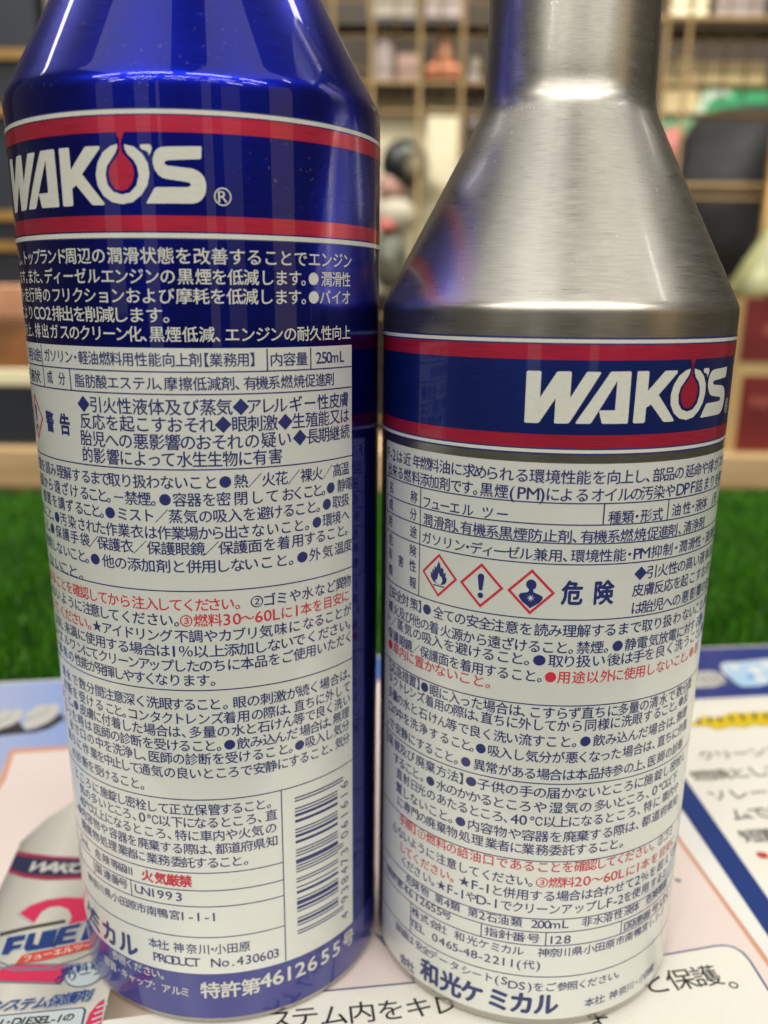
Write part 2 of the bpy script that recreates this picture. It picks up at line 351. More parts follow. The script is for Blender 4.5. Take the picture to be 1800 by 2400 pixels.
 ('L', 'n', 1.9, 52.21, 1.95, 'ること。●皮膚に付着した場合は、多量の水と石けん等で良く洗い', [-28.8, -26.8, -24.6, -23.3, -22.0, -19.8, -17.9, -16.1, -14.2, -12.2, -10.3, -8.4, -6.4, -4.5, -2.6, -1.0, 0.5, 2.5, 4.5, 6.6, 8.5, 10.4, 12.3, 14.2, 16.0, 18.0, 19.9, 21.8, 23.7, 25.7]),
 ('L', 'n', 1.9, 50.0, 1.96, 'なった時は医師の診断を受けること。●飲み込んだ場合は、無理', [-27.4, -25.4, -23.2, -20.9, -18.7, -16.4, -14.5, -12.6, -10.7, -8.8, -6.8, -4.9, -3.0, -1.2, 0.7, 2.5, 4.0, 5.4, 7.3, 9.2, 11.1, 12.9, 14.8, 17.0, 18.8, 20.6, 22.0, 23.4, 25.4]),
 ('L', 'n', 1.9, 47.84, 1.92, '水で口の中を洗浄し、医師の診断を受けること。●吸入し気分', [-25.0, -22.8, -20.6, -18.4, -16.2, -14.3, -12.4, -10.5, -8.7, -7.4, -6.0, -4.1, -2.2, -0.3, 1.6, 3.6, 5.5, 7.4, 9.4, 11.3, 13.3, 14.7, 16.1, 17.9, 19.8, 21.6, 23.5, 25.4]),
 ('L', 'n', 1.9, 45.5, 1.91, '直ちに作業を中止して通気の良いところで安静にすること、気分', [-26.7, -24.5, -22.3, -20.1, -17.9, -16.2, -14.5, -12.8, -11.1, -9.4, -7.7, -5.7, -3.7, -1.8, 0.1, 2.0, 3.9, 5.7, 7.6, 9.5, 11.3, 13.2, 15.0, 16.8, 18.7, 20.7, 22.2, 23.8, 25.5]),
 ('L', 'n', 1.9, 42.84, 1.91, 'の診断を受けること。', [-25.2, -23.0, -20.8, -19.0, -17.1, -15.3, -13.4, -11.5, -9.6, -8.1]),
 ('L', 'n', 1.9, 39.39, 1.9, 'ところに施錠し密栓して正立保管すること。', [-24.8, -22.6, -20.4, -18.3, -16.2, -14.3, -12.5, -10.7, -8.8, -7.0, -5.1, -3.3, -1.3, 0.6, 2.6, 4.3, 6.0, 7.8, 9.5, 11.0]),
 ('L', 'n', 1.9, 37.2, 1.93, '気の多いところ、0℃以下になるところ、直', [-23.0, -21.0, -19.0, -16.9, -14.9, -13.3, -11.6, -10.0, -8.8, -7.1, -5.1, -3.1, -1.3, 0.4, 2.3, 4.2, 6.0, 8.0, 9.5, 11.1]),
 ('L', 'n', 1.9, 34.96, 1.91, '40℃以上になるところ、特に車内や火気の', [-23.9, -22.7, -21.1, -19.3, -17.4, -15.6, -13.7, -11.8, -9.9, -7.8, -5.8, -4.2, -2.6, -0.7, 1.2, 3.1, 5.0, 6.9, 8.9, 11.0]),
 ('L', 'n', 1.9, 32.64, 1.94, '。●内容物や容器を廃棄する際は、都道府県知', [-26.7, -25.1, -23.3, -21.2, -19.1, -17.0, -14.9, -12.9, -11.0, -9.0, -7.1, -5.2, -3.3, -1.4, 0.4, 1.9, 3.4, 5.3, 7.2, 9.1, 11.1]),
 ('L', 'n', 1.9, 30.26, 2.02, '廃棄物処理業者に業務委託すること。', [-23.8, -21.8, -19.6, -17.4, -15.3, -13.1, -11.4, -9.7, -7.6, -5.6, -3.5, -1.7, 0.1, 2.0, 3.8, 5.6, 7.2]),
 ('L', 'n', 1.75, 26.9, 1.88, '5mL\u3000危険等級Ⅲ', [-25.8, -24.4, -22.9, -21.3, -19.5, -17.3, -15.2, -13.5, -11.9]),
 ('L', 'R', 2.0, 26.9, 2.09, '火気厳禁', [-8.7, -6.4, -4.4, -2.4]),
 ('L', 'n', 1.75, 24.04, 2.06, '国連番号', [-19.8, -17.4, -15.4, -13.6]),
 ('L', 'n', 1.75, 24.0, 2.11, 'UN1993', [-10.5, -9.2, -7.9, -6.6, -5.2, -3.6]),
 ('L', 'n', 1.75, 20.56, 1.9, '神奈川県小田原市南鴨宮1-1-1', [-23.4, -21.5, -19.7, -17.7, -15.8, -13.9, -12.1, -10.3, -8.4, -6.5, -4.5, -3.2, -1.9, -0.7, 0.6, 1.7]),
 ('L', 'B', 4.2, 12.51, 2.25, 'ケミ\u3000カ\u3000ル', [-25.1, -22.8, -20.6, -18.4, -16.1, -13.8]),
 ('L', 'n', 1.9, 14.53, 1.81, '本社：神奈川・小田原', [-8.6, -6.9, -5.5, -4.2, -2.1, -0.1, 1.2, 2.4, 4.3, 6.2]),
 ('L', 'n', 1.9, 12.02, 1.77, 'PRODUCT\u3000No.430603', [-8.2, -7.1, -5.9, -4.8, -3.7, -2.6, -1.5, -0.2, 1.6, 3.1, 4.3, 5.4, 6.7, 7.9, 9.0, 10.2, 11.2]),
 ('L', 'w', 1.75, 8.69, 1.73, '参照ください。', [-17.2, -15.5, -13.8, -12.0, -10.2, -8.6, -7.2]),
 ('L', 'w', 1.75, 6.11, 1.78, '容器・キャップ：アルミ', [-19.9, -18.1, -16.6, -15.2, -13.5, -11.8, -10.2, -8.6, -6.9, -5.1, -3.6]),
 ('L', 'H', 2.5, 6.68, 3.18, '特許第', [0.5, 3.7, 6.9]),
 ('L', 'H', 2.5, 7.29, 3.5, '4612655号', [9.3, 11.4, 13.3, 15.3, 17.6, 20.2, 22.8, 26.0]),
 ('R', 'n', 1.9, 90.16, 2.02, 'F-2は近年燃料油に求められる環境性能を向上し、部品の延命や排ガスを図', [-33.9, -32.7, -31.5, -29.6, -27.3, -24.9, -23.1, -21.3, -19.3, -17.3, -15.3, -13.6, -11.9, -9.9, -7.8, -5.8, -3.7, -1.7, 0.3, 2.4, 4.4, 6.3, 8.2, 9.7, 11.2, 13.1, 15.0, 17.3, 19.2, 21.2, 23.2, 25.5, 27.8, 29.8, 31.9]),
 ('R', 'n', 1.9, 87.79, 1.96, '出来る燃料添加剤です。黒煙(PM)によるオイルの汚染やDPF詰まりを抑制', [-33.2, -31.2, -29.2, -27.2, -25.0, -23.1, -21.2, -19.2, -17.3, -15.5, -14.0, -12.6, -10.5, -9.0, -7.7, -6.2, -5.0, -3.6, -1.8, 0.3, 2.4, 4.2, 6.1, 7.9, 9.6, 11.6, 13.6, 15.6, 17.0, 18.4, 20.0, 22.3, 24.5, 26.8, 28.7, 30.7]),
 ('R', 'n', 1.8, 85.06, 1.71, '名', [-32.4]),
 ('R', 'n', 1.8, 84.88, 1.71, '称', [-25.4]),
 ('R', 'n', 1.8, 84.64, 1.8, 'フューエル\u3000ツー', [-22.5, -20.8, -19.1, -17.4, -15.3, -13.8, -12.3, -10.2]),
 ('R', 'n', 1.8, 84.67, 1.87, '種類・形式', [5.0, 6.9, 8.3, 9.8, 11.7]),
 ('R', 'n', 1.8, 84.93, 1.94, '油性・液体\u3000(形', [15.2, 17.5, 19.0, 20.5, 22.3, 24.2, 25.8, 27.3]),
 ('R', 'n', 1.8, 82.41, 1.71, '成', [-32.5]),
 ('R', 'n', 1.8, 82.3, 1.71, '分', [-25.5]),
 ('R', 'n', 1.8, 82.08, 1.97, '潤滑剤、有機系黒煙防止剤、有機系燃焼促進剤、清浄剤', [-22.2, -20.1, -18.1, -16.7, -15.4, -13.4, -11.5, -9.6, -7.6, -5.6, -3.6, -1.6, -0.1, 1.4, 3.2, 5.1, 7.0, 9.1, 11.2, 13.1, 14.9, 16.6, 18.2, 20.2, 22.2]),
 ('R', 'n', 1.8, 79.75, 1.71, '用', [-32.7]),
 ('R', 'n', 1.8, 79.65, 1.71, '途', [-25.4]),
 ('R', 'n', 1.8, 79.37, 1.96, 'ガソリン・ディーゼル兼用、環境性能・PM抑制・潤滑性・清浄性', [-22.4, -20.4, -18.4, -16.4, -15.1, -13.8, -12.0, -10.3, -8.5, -6.7, -4.7, -2.7, -1.2, 0.3, 2.3, 4.2, 6.2, 7.7, 8.9, 10.2, 12.2, 14.3, 16.0, 17.6, 19.7, 21.7, 23.5, 25.3, 27.3, 29.2]),
 ('R', 'n', 1.8, 76.87, 1.71, '危', [-32.4]),
 ('R', 'n', 1.8, 76.76, 1.71, '険', [-25.4]),
 ('R', 'n', 1.8, 74.6, 1.71, '有', [-32.5]),
 ('R', 'n', 1.8, 74.31, 1.71, '害', [-28.7]),
 ('R', 'n', 1.8, 74.42, 1.71, '性', [-25.4]),
 ('R', 'n', 1.8, 71.98, 1.71, '情', [-32.4]),
 ('R', 'n', 1.8, 71.83, 1.71, '報', [-25.3]),
 ('R', 'N', 3.6, 74.04, 2.2, '危\u3000険', [-0.1, 2.1, 4.3]),
 ('R', 'n', 1.9, 76.47, 2.06, '◆引火性の高い液体及び', [9.7, 11.7, 13.7, 15.8, 17.7, 19.7, 21.8, 23.9, 26.3, 28.6, 30.7]),
 ('R', 'n', 1.9, 74.03, 1.92, '皮膚反応を起こすおそれ', [9.6, 11.5, 13.3, 15.2, 17.1, 18.9, 21.1, 23.2, 25.3, 27.2, 29.1]),
 ('R', 'n', 1.9, 71.41, 2.09, 'は胎児への悪影響のおそ', [9.7, 11.5, 13.5, 15.4, 17.4, 19.6, 21.9, 24.1, 26.3, 28.4, 30.5]),
 ('R', 'n', 1.9, 68.51, 1.99, '【安全対策】●全ての安全注意を読み理解するまで取り扱わないこと。●', [-32.5, -31.0, -29.1, -27.2, -24.9, -23.4, -21.9, -19.7, -17.8, -15.9, -13.9, -12.0, -10.1, -8.1, -6.1, -4.0, -2.1, -0.1, 1.9, 3.9, 5.8, 7.8, 9.8, 11.8, 13.8, 15.8, 18.0, 20.3, 22.3, 24.3, 26.3, 27.9, 29.4]),
 ('R', 'n', 1.9, 66.0, 1.97, '裸火及び他の着火源から遠ざけること。禁煙。●静電気放電に対する静', [-32.2, -30.1, -28.1, -26.2, -24.3, -22.4, -20.5, -18.3, -16.3, -14.4, -12.4, -10.5, -8.6, -6.7, -4.8, -2.9, -1.0, 0.5, 2.0, 4.0, 5.6, 7.2, 9.2, 11.2, 13.3, 15.3, 17.3, 19.3, 21.3, 23.2, 25.2, 27.1]),
 ('R', 'n', 1.9, 63.96, 2.14, 'ト／蒸気の吸入を避けること。●取り扱い後は手を良く洗うこと。●', [-33.0, -30.8, -28.6, -26.3, -24.0, -21.9, -19.8, -17.6, -15.5, -13.4, -11.3, -9.1, -7.1, -5.5, -3.9, -1.7, 0.2, 2.2, 4.4, 6.7, 8.8, 10.8, 12.8, 14.9, 17.1, 19.3, 21.6, 23.8, 25.9, 27.6, 29.3]),
 ('R', 'n', 1.9, 61.5, 1.91, '保護眼鏡／保護面を着用すること。', [-32.1, -30.0, -27.9, -26.1, -24.2, -22.3, -20.4, -18.5, -16.6, -14.7, -12.8, -10.9, -9.0, -7.0, -5.1, -3.6]),
 ('R', 'r', 1.9, 61.5, 1.93, '●用途以外に使用しないこと。●部', [-2.2, -0.4, 1.7, 3.7, 5.8, 7.6, 9.5, 11.4, 13.3, 15.3, 17.3, 19.3, 21.1, 22.6, 24.1, 26.3]),
 ('R', 'r', 1.9, 59.59, 2.16, '●車内に置かないこと。', [-32.0, -29.9, -27.7, -25.6, -23.4, -21.2, -19.1, -16.9, -14.8, -12.6, -10.9]),
 ('R', 'n', 1.9, 55.92, 1.9, '【応急措置】●眼に入った場合は、こすらず直ちに多量の清水で数分間', [-32.1, -30.6, -28.7, -26.8, -24.9, -23.4, -22.0, -20.1, -18.3, -16.4, -14.6, -12.7, -10.8, -8.9, -7.0, -5.6, -4.1, -2.2, -0.3, 1.5, 3.4, 5.3, 7.3, 9.0, 10.9, 12.8, 14.7, 16.8, 18.9, 21.1, 23.0, 24.9]),
 ('R', 'n', 1.9, 53.95, 1.86, 'タクトレンズ着用の際は、直ちに外してから同様に洗眼すること。●反', [-31.8, -29.9, -28.0, -26.4, -24.8, -22.9, -21.0, -19.1, -17.3, -15.6, -13.8, -12.4, -11.1, -9.2, -7.3, -5.5, -3.6, -1.8, -0.0, 2.0, 4.0, 6.0, 7.9, 9.8, 11.7, 13.7, 15.7, 17.5, 19.3, 20.7, 22.2, 24.0]),
 ('R', 'n', 1.9, 51.41, 1.92, '多量の水と石けん等で良く洗い流すこと。●飲み込んだ場合は、無理', [-31.8, -30.0, -28.3, -26.4, -24.4, -22.3, -20.2, -18.4, -16.7, -14.7, -12.8, -10.9, -9.0, -7.2, -5.3, -3.4, -1.5, 0.5, 2.0, 3.5, 5.5, 7.4, 9.3, 11.2, 13.1, 15.1, 17.1, 19.2, 20.7, 22.2, 24.1]),
 ('R', 'n', 1.9, 48.85, 1.9, '口の中を洗浄すること。●吸入し気分が悪くなった場合は、直ちに作業', [-31.7, -29.9, -28.2, -26.3, -24.3, -22.2, -20.0, -17.9, -15.9, -14.2, -13.0, -11.7, -9.8, -8.0, -6.1, -4.2, -2.3, -0.4, 1.6, 3.3, 5.0, 6.7, 8.5, 10.5, 12.4, 14.3, 15.9, 17.4, 19.3, 21.2, 23.1, 25.0]),
 ('R', 'n', 1.9, 46.03, 1.94, '。で安静にすること。●異常がある場合は本品持参の上、医師の診断', [-32.6, -31.0, -28.8, -26.8, -24.8, -22.8, -20.9, -18.9, -17.0, -15.5, -14.0, -11.9, -10.0, -8.0, -6.1, -4.3, -2.4, -0.6, 1.3, 3.2, 5.2, 7.1, 9.0, 11.0, 12.8, 14.2, 15.6, 17.8, 19.9, 21.9, 23.9]),
 ('R', 'n', 1.9, 42.99, 2.08, '【保管及び廃棄方法】●子供の手の届かないところに施錠し密栓し', [-33.1, -31.5, -29.1, -27.1, -25.0, -22.7, -20.5, -18.3, -16.2, -14.6, -13.0, -11.1, -8.9, -6.8, -4.7, -2.7, -0.7, 1.4, 3.4, 5.5, 7.4, 9.3, 11.3, 13.3, 15.3, 17.6, 19.7, 21.9, 24.0, 26.1]),
 ('R', 'n', 1.9, 40.53, 2.06, 'すること。●水のかかるところや湿気の多いところ、0℃以下', [-29.2, -27.4, -25.5, -23.7, -22.0, -20.3, -18.2, -16.3, -14.4, -12.5, -10.6, -8.7, -6.7, -4.7, -2.5, -0.2, 2.1, 4.3, 6.6, 8.4, 10.2, 12.0, 13.8, 15.7, 17.1, 18.9, 20.9, 23.0]),
 ('R', 'n', 1.9, 38.18, 1.95, '直射日光のあたるところ、40℃以上になるところ、特に車内や', [-28.2, -26.1, -24.0, -22.3, -20.2, -18.1, -16.2, -14.3, -12.4, -10.6, -8.7, -7.3, -6.2, -4.9, -3.1, -1.0, 0.9, 2.7, 4.6, 6.5, 8.4, 10.4, 12.5, 14.1, 15.8, 18.0, 20.3, 22.2, 24.2]),
 ('R', 'n', 1.9, 35.62, 2.08, '置しないこと。●内容物や容器を廃棄する際は、都道府県知', [-28.2, -26.1, -24.0, -21.8, -19.7, -17.7, -16.1, -14.5, -12.4, -10.3, -8.2, -6.0, -4.0, -2.0, 0.1, 2.2, 4.2, 6.2, 8.3, 10.3, 12.4, 14.1, 15.8, 18.1, 20.3, 22.4, 24.5]),
 ('R', 'n', 1.9, 33.27, 1.97, 'に専門の廃棄物処理業者に業務委託すること。', [-27.8, -25.7, -23.7, -21.9, -20.1, -18.0, -16.0, -13.8, -11.7, -9.5, -7.6, -5.7, -3.9, -1.8, 0.2, 2.2, 4.1, 6.0, 7.8, 9.6, 11.2]),
 ('R', 'r', 1.9, 30.3, 1.95, '手順】①燃料の給油口であることを確認してください。', [-27.0, -25.1, -23.6, -22.0, -20.0, -17.9, -16.0, -14.0, -11.9, -9.8, -7.7, -5.6, -3.6, -1.5, 0.4, 2.3, 4.2, 6.0, 7.7, 9.4, 11.2, 12.9, 14.9, 16.8, 18.4]),
 ('R', 'n', 1.9, 30.3, 1.8, '②ゴミ', [20.4, 22.2, 24.1]),
 ('R', 'n', 1.9, 27.6, 1.93, 'らないように注意してください。', [-29.4, -27.5, -25.7, -23.9, -22.0, -20.0, -17.9, -15.9, -13.9, -12.0, -10.0, -8.2, -6.3, -4.5, -3.0]),
 ('R', 'r', 1.9, 27.6, 2.09, '③燃料20～60Lに1本を目安に', [-1.5, 0.5, 2.5, 4.1, 5.5, 7.2, 8.9, 10.2, 11.6, 13.4, 15.0, 16.7, 19.1, 21.5, 23.6, 25.6]),
 ('R', 'r', 1.9, 25.15, 1.94, 'してください。', [-26.8, -25.0, -23.1, -21.1, -19.1, -17.1, -15.5]),
 ('R', 'n', 1.9, 25.18, 2.0, '★F-1と併用する場合は合わせて2％を超えてか', [-13.5, -11.8, -10.7, -9.7, -8.2, -6.3, -4.3, -2.3, -0.2, 1.8, 3.7, 5.7, 7.6, 9.5, 11.5, 13.5, 15.2, 16.9, 19.0, 21.3, 23.6, 25.9, 27.9]),
 ('R', 'n', 1.9, 22.81, 1.91, 'ください。★F-1やD-1でクリーンアップしF-2を使用すると', [-26.3, -24.6, -22.8, -20.6, -19.1, -17.6, -16.0, -14.9, -13.8, -12.3, -10.6, -9.4, -8.3, -6.7, -4.9, -3.1, -1.2, 0.7, 2.6, 4.6, 6.5, 8.3, 9.8, 10.9, 11.9, 13.4, 15.2, 17.4, 19.6, 21.5, 23.4]),
 ('R', 'n', 1.7, 20.05, 1.79, '危険物\u3000第4類\u3000第2石油類\u3000200mL\u3000非水溶性液体\u3000危険等級', [-24.8, -23.1, -21.0, -19.5, -18.0, -16.5, -15.0, -13.5, -11.9, -10.4, -8.8, -7.0, -5.0, -3.5, -2.2, -1.2, -0.2, 1.0, 2.6, 4.2, 6.1, 8.0, 9.8, 11.8, 13.8, 15.4, 17.1, 18.8, 20.6, 22.4, 24.2]),
 ('R', 'n', 1.7, 17.85, 2.01, '特許第4612655号', [-31.5, -29.5, -27.5, -25.7, -24.3, -22.8, -21.5, -20.2, -19.1, -17.9, -16.5]),
 ('R', 'n', 1.7, 17.4, 2.19, '指針番号', [-8.8, -6.6, -4.5, -2.2]),
 ('R', 'n', 1.7, 17.19, 1.9, '128', [0.6, 1.7, 3.1]),
 ('R', 'n', 1.7, 17.18, 2.45, '国連番号UN', [14.3, 16.4, 18.6, 21.2, 23.6, 25.4]),
 ('R', 'n', 1.7, 14.8, 1.88, '株式会社\u3000和光ケミカル\u3000神奈川県小田原市南鴨宮1-1-1', [-23.0, -20.9, -18.8, -17.2, -15.6, -14.0, -11.8, -9.9, -8.0, -6.3, -4.5, -2.5, -0.5, 1.2, 2.9, 4.9, 6.9, 8.8, 10.7, 12.7, 14.6, 16.6, 18.5, 20.1, 21.1, 22.2, 23.3, 24.4]),
 ('R', 'n', 1.7, 12.38, 1.88, 'TEL\u30000465-48-2211(代)', [-23.7, -22.5, -21.3, -19.9, -18.6, -17.2, -15.8, -14.7, -13.7, -12.7, -11.4, -10.3, -9.2, -7.8, -6.6, -5.3, -4.2, -2.7, -1.2]),
 ('R', 'n', 1.7, 8.77, 1.83, '詳細は安全データシート(S', [-27.7, -25.9, -24.1, -22.0, -20.4, -18.9, -16.8, -14.7, -12.6, -10.8, -8.9, -7.5, -6.3]),
 ('R', 'n', 1.7, 8.26, 1.83, 'DS)をご参照ください。', [-4.9, -3.5, -2.3, -0.9, 1.0, 2.9, 4.6, 6.3, 8.0, 9.9, 11.7, 13.1]),
 ('R', 'V', 2.2, 3.37, 2.09, '会社', [-26.0, -24.0]),
 ('R', 'B', 4.0, 4.89, 3.93, '和光ケミカル', [-19.5, -15.3, -11.5, -7.1, -3.4, 0.5]),
 ('R', 'n', 1.7, 4.38, 1.82, '本社：神奈川・小田原', [7.8, 9.6, 11.0, 12.4, 14.4, 16.2, 17.7, 19.2, 20.8, 22.5]),
]

# ---------------------------------------------------------------- setting: floor, back wall, display table, turf
def box_bm(bm, x0, x1, y0, y1, z0, z1, bev=0.0, mtx=None):
    r = bmesh.ops.create_cube(bm, size=1.0)
    for v in r['verts']:
        v.co = Vector(((x0 + x1) / 2 + v.co.x * (x1 - x0), (y0 + y1) / 2 + v.co.y * (y1 - y0), (z0 + z1) / 2 + v.co.z * (z1 - z0))) * MM
        if mtx: v.co = mtx @ v.co
    if bev:
        es = list({e for v in r['verts'] for e in v.link_edges})
        bmesh.ops.bevel(bm, geom=es, offset=bev * MM, segments=3, affect='EDGES', profile=.6)
def box(name, x0, x1, y0, y1, z0, z1, material, parent=None, bev=0.0):
    bm = bmesh.new(); box_bm(bm, x0, x1, y0, y1, z0, z1, bev)
    return bm_obj(name, bm, material, parent)
def simple(name, base, rough=.5, metal=0, coat=0, var=.12, scale=30):
    m = mat(name, base, rough, metal, coat)
    n = noise(m, scale, 4)
    lo = tuple(c * (1 - var) for c in base); hi = tuple(min(1, c * (1 + var)) for c in base)
    L(m, ramp(m, n, [(.35, lo), (.65, hi)]), bsdf(m).inputs['Base Color'])
    return m
m_floor = simple('shop_floor', (.16, .12, .08), .35)
m_wall = simple('dark_olive_wall', (.035, .022, .009), .7, scale=6)
tag(box('floor', -2500, 2500, -2500, 2600, -760, -740, m_floor), kind='structure')
tag(box('back_wall', -2500, 2500, 1700, 1730, -740, 1800, m_wall), kind='structure')
wood = mat('pale_wood', rough=.5)
tcw = N(wood, 'ShaderNodeTexCoord'); mp = N(wood, 'ShaderNodeMapping'); mp.inputs['Scale'].default_value = (3, 60, 60)
L(wood, tcw.outputs['Object'], mp.inputs[0])
L(wood, ramp(wood, noise(wood, 3, 5, mp.outputs[0]), [(.3, (.36, .24, .11)), (.7, (.52, .37, .19))]), bsdf(wood).inputs['Base Color'])
table = thing('display_table', 'display table covered with green artificial turf under the two bottles', 'table', (0, .3, -.03))
def on(o, parent):
    o.parent = parent; o.matrix_parent_inverse = Matrix.Translation(-Vector(parent.location)); return o
A5 = math.radians(3.3)
def rotz(x, y): return (x * math.cos(A5) - y * math.sin(A5), x * math.sin(A5) + y * math.cos(A5))
bm = bmesh.new(); box_bm(bm, -420, 460, -240, 550, -28, -9, 2, Matrix.Rotation(A5, 4, 'Z')); on(bm_obj('table_top', bm, wood), table)
for x, y in ((-380, -200), (420, -200), (-380, 500), (420, 500)):
    bm = bmesh.new(); box_bm(bm, x - 20, x + 20, y - 20, y + 20, -740, -28, 2, Matrix.Rotation(A5, 4, 'Z')); on(bm_obj('leg', bm, wood), table)

m_grass = mat('turf_blades', rough=.5)
gi = N(m_grass, 'ShaderNodeNewGeometry'); tcg = N(m_grass, 'ShaderNodeTexCoord')
patch = noise(m_grass, 26, 3, tcg.outputs['Object'])
gmix = math_n(m_grass, 'ADD', math_n(m_grass, 'MULTIPLY', gi.outputs['Random Per Island'], .55), math_n(m_grass, 'MULTIPLY', patch, .55))
L(m_grass, ramp(m_grass, gmix, [(.2, (.006, .036, .001)), (.5, (.030, .145, .002)), (.85, (.085, .30, .005))]), bsdf(m_grass).inputs['Base Color'])
m_turfbase = simple('turf_backing', (.01, .035, .006), .9)
nb = 170000
bx = rng.uniform(-400, 440, nb); by = rng.uniform(150, 549, nb)
ca, sa = math.cos(A5), math.sin(A5)
gx, gy = bx * ca - by * sa, bx * sa + by * ca
edge = np.interp(gx, [-400, -116, 0, 107, 220, 440], [190, 253, 279, 287, 300, 300]) + 1.5
out = (gy > edge) | (gx < -198) | (gx > 222)
gx, gy = gx[out], gy[out]; nb = len(gx)
an = rng.uniform(0, 2 * math.pi, nb); la = rng.uniform(0, 2 * math.pi, nb); ln = rng.uniform(.5, 4.0, nb)
ht = rng.uniform(6, 11, nb); wd = rng.uniform(.28, .5, nb)
bxv = np.stack([np.cos(an), np.sin(an)], 1) * wd[:, None]; lv = np.stack([np.cos(la), np.sin(la)], 1) * ln[:, None]
c0 = np.stack([gx, gy], 1); zb = np.full(nb, -8.5)
V = np.empty((nb, 5, 3))
V[:, 0, :2] = c0 - bxv; V[:, 1, :2] = c0 + bxv; V[:, 2, :2] = c0 - bxv * .8 + lv * .35; V[:, 3, :2] = c0 + bxv * .8 + lv * .35; V[:, 4, :2] = c0 + lv
V[:, 0, 2] = V[:, 1, 2] = zb; V[:, 2, 2] = V[:, 3, 2] = zb + ht * .6; V[:, 4, 2] = zb + ht
i0 = np.arange(nb)[:, None] * 5
Fq = np.concatenate([i0 + np.array([[0, 1, 3]]), i0 + np.array([[0, 3, 2]]), i0 + np.array([[2, 3, 4]])], 0)
me = bpy.data.meshes.new('artificial_turf'); me.vertices.add(nb * 5); me.vertices.foreach_set('co', (V.reshape(-1) * MM))
me.loops.add(len(Fq) * 3); me.loops.foreach_set('vertex_index', Fq.reshape(-1).astype(np.int32))
me.polygons.add(len(Fq)); me.polygons.foreach_set('loop_start', np.arange(len(Fq), dtype=np.int32) * 3)
me.update(calc_edges=True); me.materials.append(m_grass)
turf = bpy.data.objects.new('artificial_turf', me); col.objects.link(turf)
tag(turf, 'short bright green artificial grass blades covering the table behind the leaflet', 'artificial grass', kind='stuff')
bm = bmesh.new(); box_bm(bm, -415, 455, -235, 548, -8.9, -8.1, 0, Matrix.Rotation(A5, 4, 'Z')); on(bm_obj('turf_backing', bm, m_turfbase), table)

# ---------------------------------------------------------------- printed leaflet board under the bottles
leaf = thing('leaflet_board', 'glossy printed leaflet board with pink panel and navy stripe lying under both bottles', 'leaflet', (0, .15, 0))
ZL = -0.42
def flat(name, pts, zi, material, parent=None, thick=0.0):
    """flat print on the leaflet; zi = printing layer"""
    z = ZL + .035 * zi
    bm = bmesh.new(); vs = [bm.verts.new((x * MM, y * MM, z * MM)) for x, y in pts]
    es = [bm.edges.new((vs[i], vs[(i + 1) % len(vs)])) for i in range(len(vs))]
    bmesh.ops.triangle_fill(bm, use_beauty=True, edges=es)
    for f in bm.faces:
        if f.normal.z < 0: f.normal_flip()
    return on(bm_obj(name, bm, material), parent or leaf)
def stroke(pts, wd, closed=False):
    """outline polygon of a line of width wd along pts"""
    l, r = [], []
    n = len(pts)
    for i, p in enumerate(pts):
        a = pts[max(i - 1, 0)]; b = pts[min(i + 1, n - 1)]
        d = Vector((b[0] - a[0], b[1] - a[1])).normalized(); q = Vector((-d.y, d.x)) * wd / 2
        l.append((p[0] + q.x, p[1] + q.y)); r.append((p[0] - q.x, p[1] - q.y))
    return l + r[::-1]
def text_flat(name, text, cs, em, zi, material, bold=0.0, ang=None, sx=1.0, shear=0.0, parent=None):
    VV = []; FF = []; n = 0; z = ZL + .035 * zi
    cs = [Vector(c) for c in cs]
    heavy = bold if bold >= .015 else 0
    shifts = [(bold, bold * .7), (-bold, -bold * .7)] if not heavy else [(0, 0), (heavy, 0), (-heavy, 0), (0, heavy), (0, -heavy), (heavy * .7, heavy * .7), (-heavy * .7, heavy * .7), (heavy * .7, -heavy * .7), (-heavy * .7, -heavy * .7)]
    d = (cs[-1] - cs[0]).normalized() if ang is None else Vector((math.cos(ang), math.sin(ang)))
    u = Vector((-d.y, d.x))
    for lay, ch, c in [(k_, a_, b_) for k_ in range(len(shifts)) for a_, b_ in zip(text, cs)]:
        g = place(ch)
        if g is None: continue
        V, T = g; V = V + np.array(shifts[lay]); X = V[:, 0] * em * sx + V[:, 1] * em * shear; Y = V[:, 1] * em
        W = np.stack([c.x + X * d.x + Y * u.x, c.y + X * d.y + Y * u.y, 0 * X + z + lay * .003], 1) * MM
        VV.append(W); FF += [(a + n, b + n, e + n) for a, b, e in T]; n += len(V)
    return on(mesh_obj(name, np.concatenate(VV).tolist(), FF, material), parent or leaf)
p_cream = paper('leaflet_cream', (.82, .80, .72)); p_pink = paper('leaflet_pink', (.80, .685, .64))
p_navy = paper('leaflet_navy', (.006, .035, .19)); p_salmon = paper('leaflet_salmon', (.66, .33, .22))
p_white = paper('leaflet_white', (.80, .80, .76)); p_black = paper('leaflet_black', (.012, .012, .012))
p_grey = paper('leaflet_grey_text', (.13, .125, .10)); p_yellow = paper('leaflet_yellow', (.70, .52, .01)); p_dark = paper('leaflet_dark', (.03, .03, .035))
p_silver = paper('leaflet_silver', (.56, .55, .50)); p_sky = paper('leaflet_sky', (.42, .62, .82)); p_skyd = paper('leaflet_sky_dark', (.15, .40, .70))
p_box = paper('leaflet_pale_blue', (.52, .60, .60)); p_red = paper('leaflet_red', (.62, .02, .09)); p_redor = paper('leaflet_orange_red', (.60, .06, .04))
p_photo = paper('leaflet_bottle_picture', (.60, .575, .50)); p_shade = paper('leaflet_picture_shade', (.33, .30, .24)); p_slate = paper('leaflet_slate', (.16, .20, .28))
p_head = paper('leaflet_header', (.1, .1, .3))
tch = N(p_head, 'ShaderNodeTexCoord'); sh = N(p_head, 'ShaderNodeSeparateXYZ'); L(p_head, tch.outputs['Object'], sh.inputs[0])
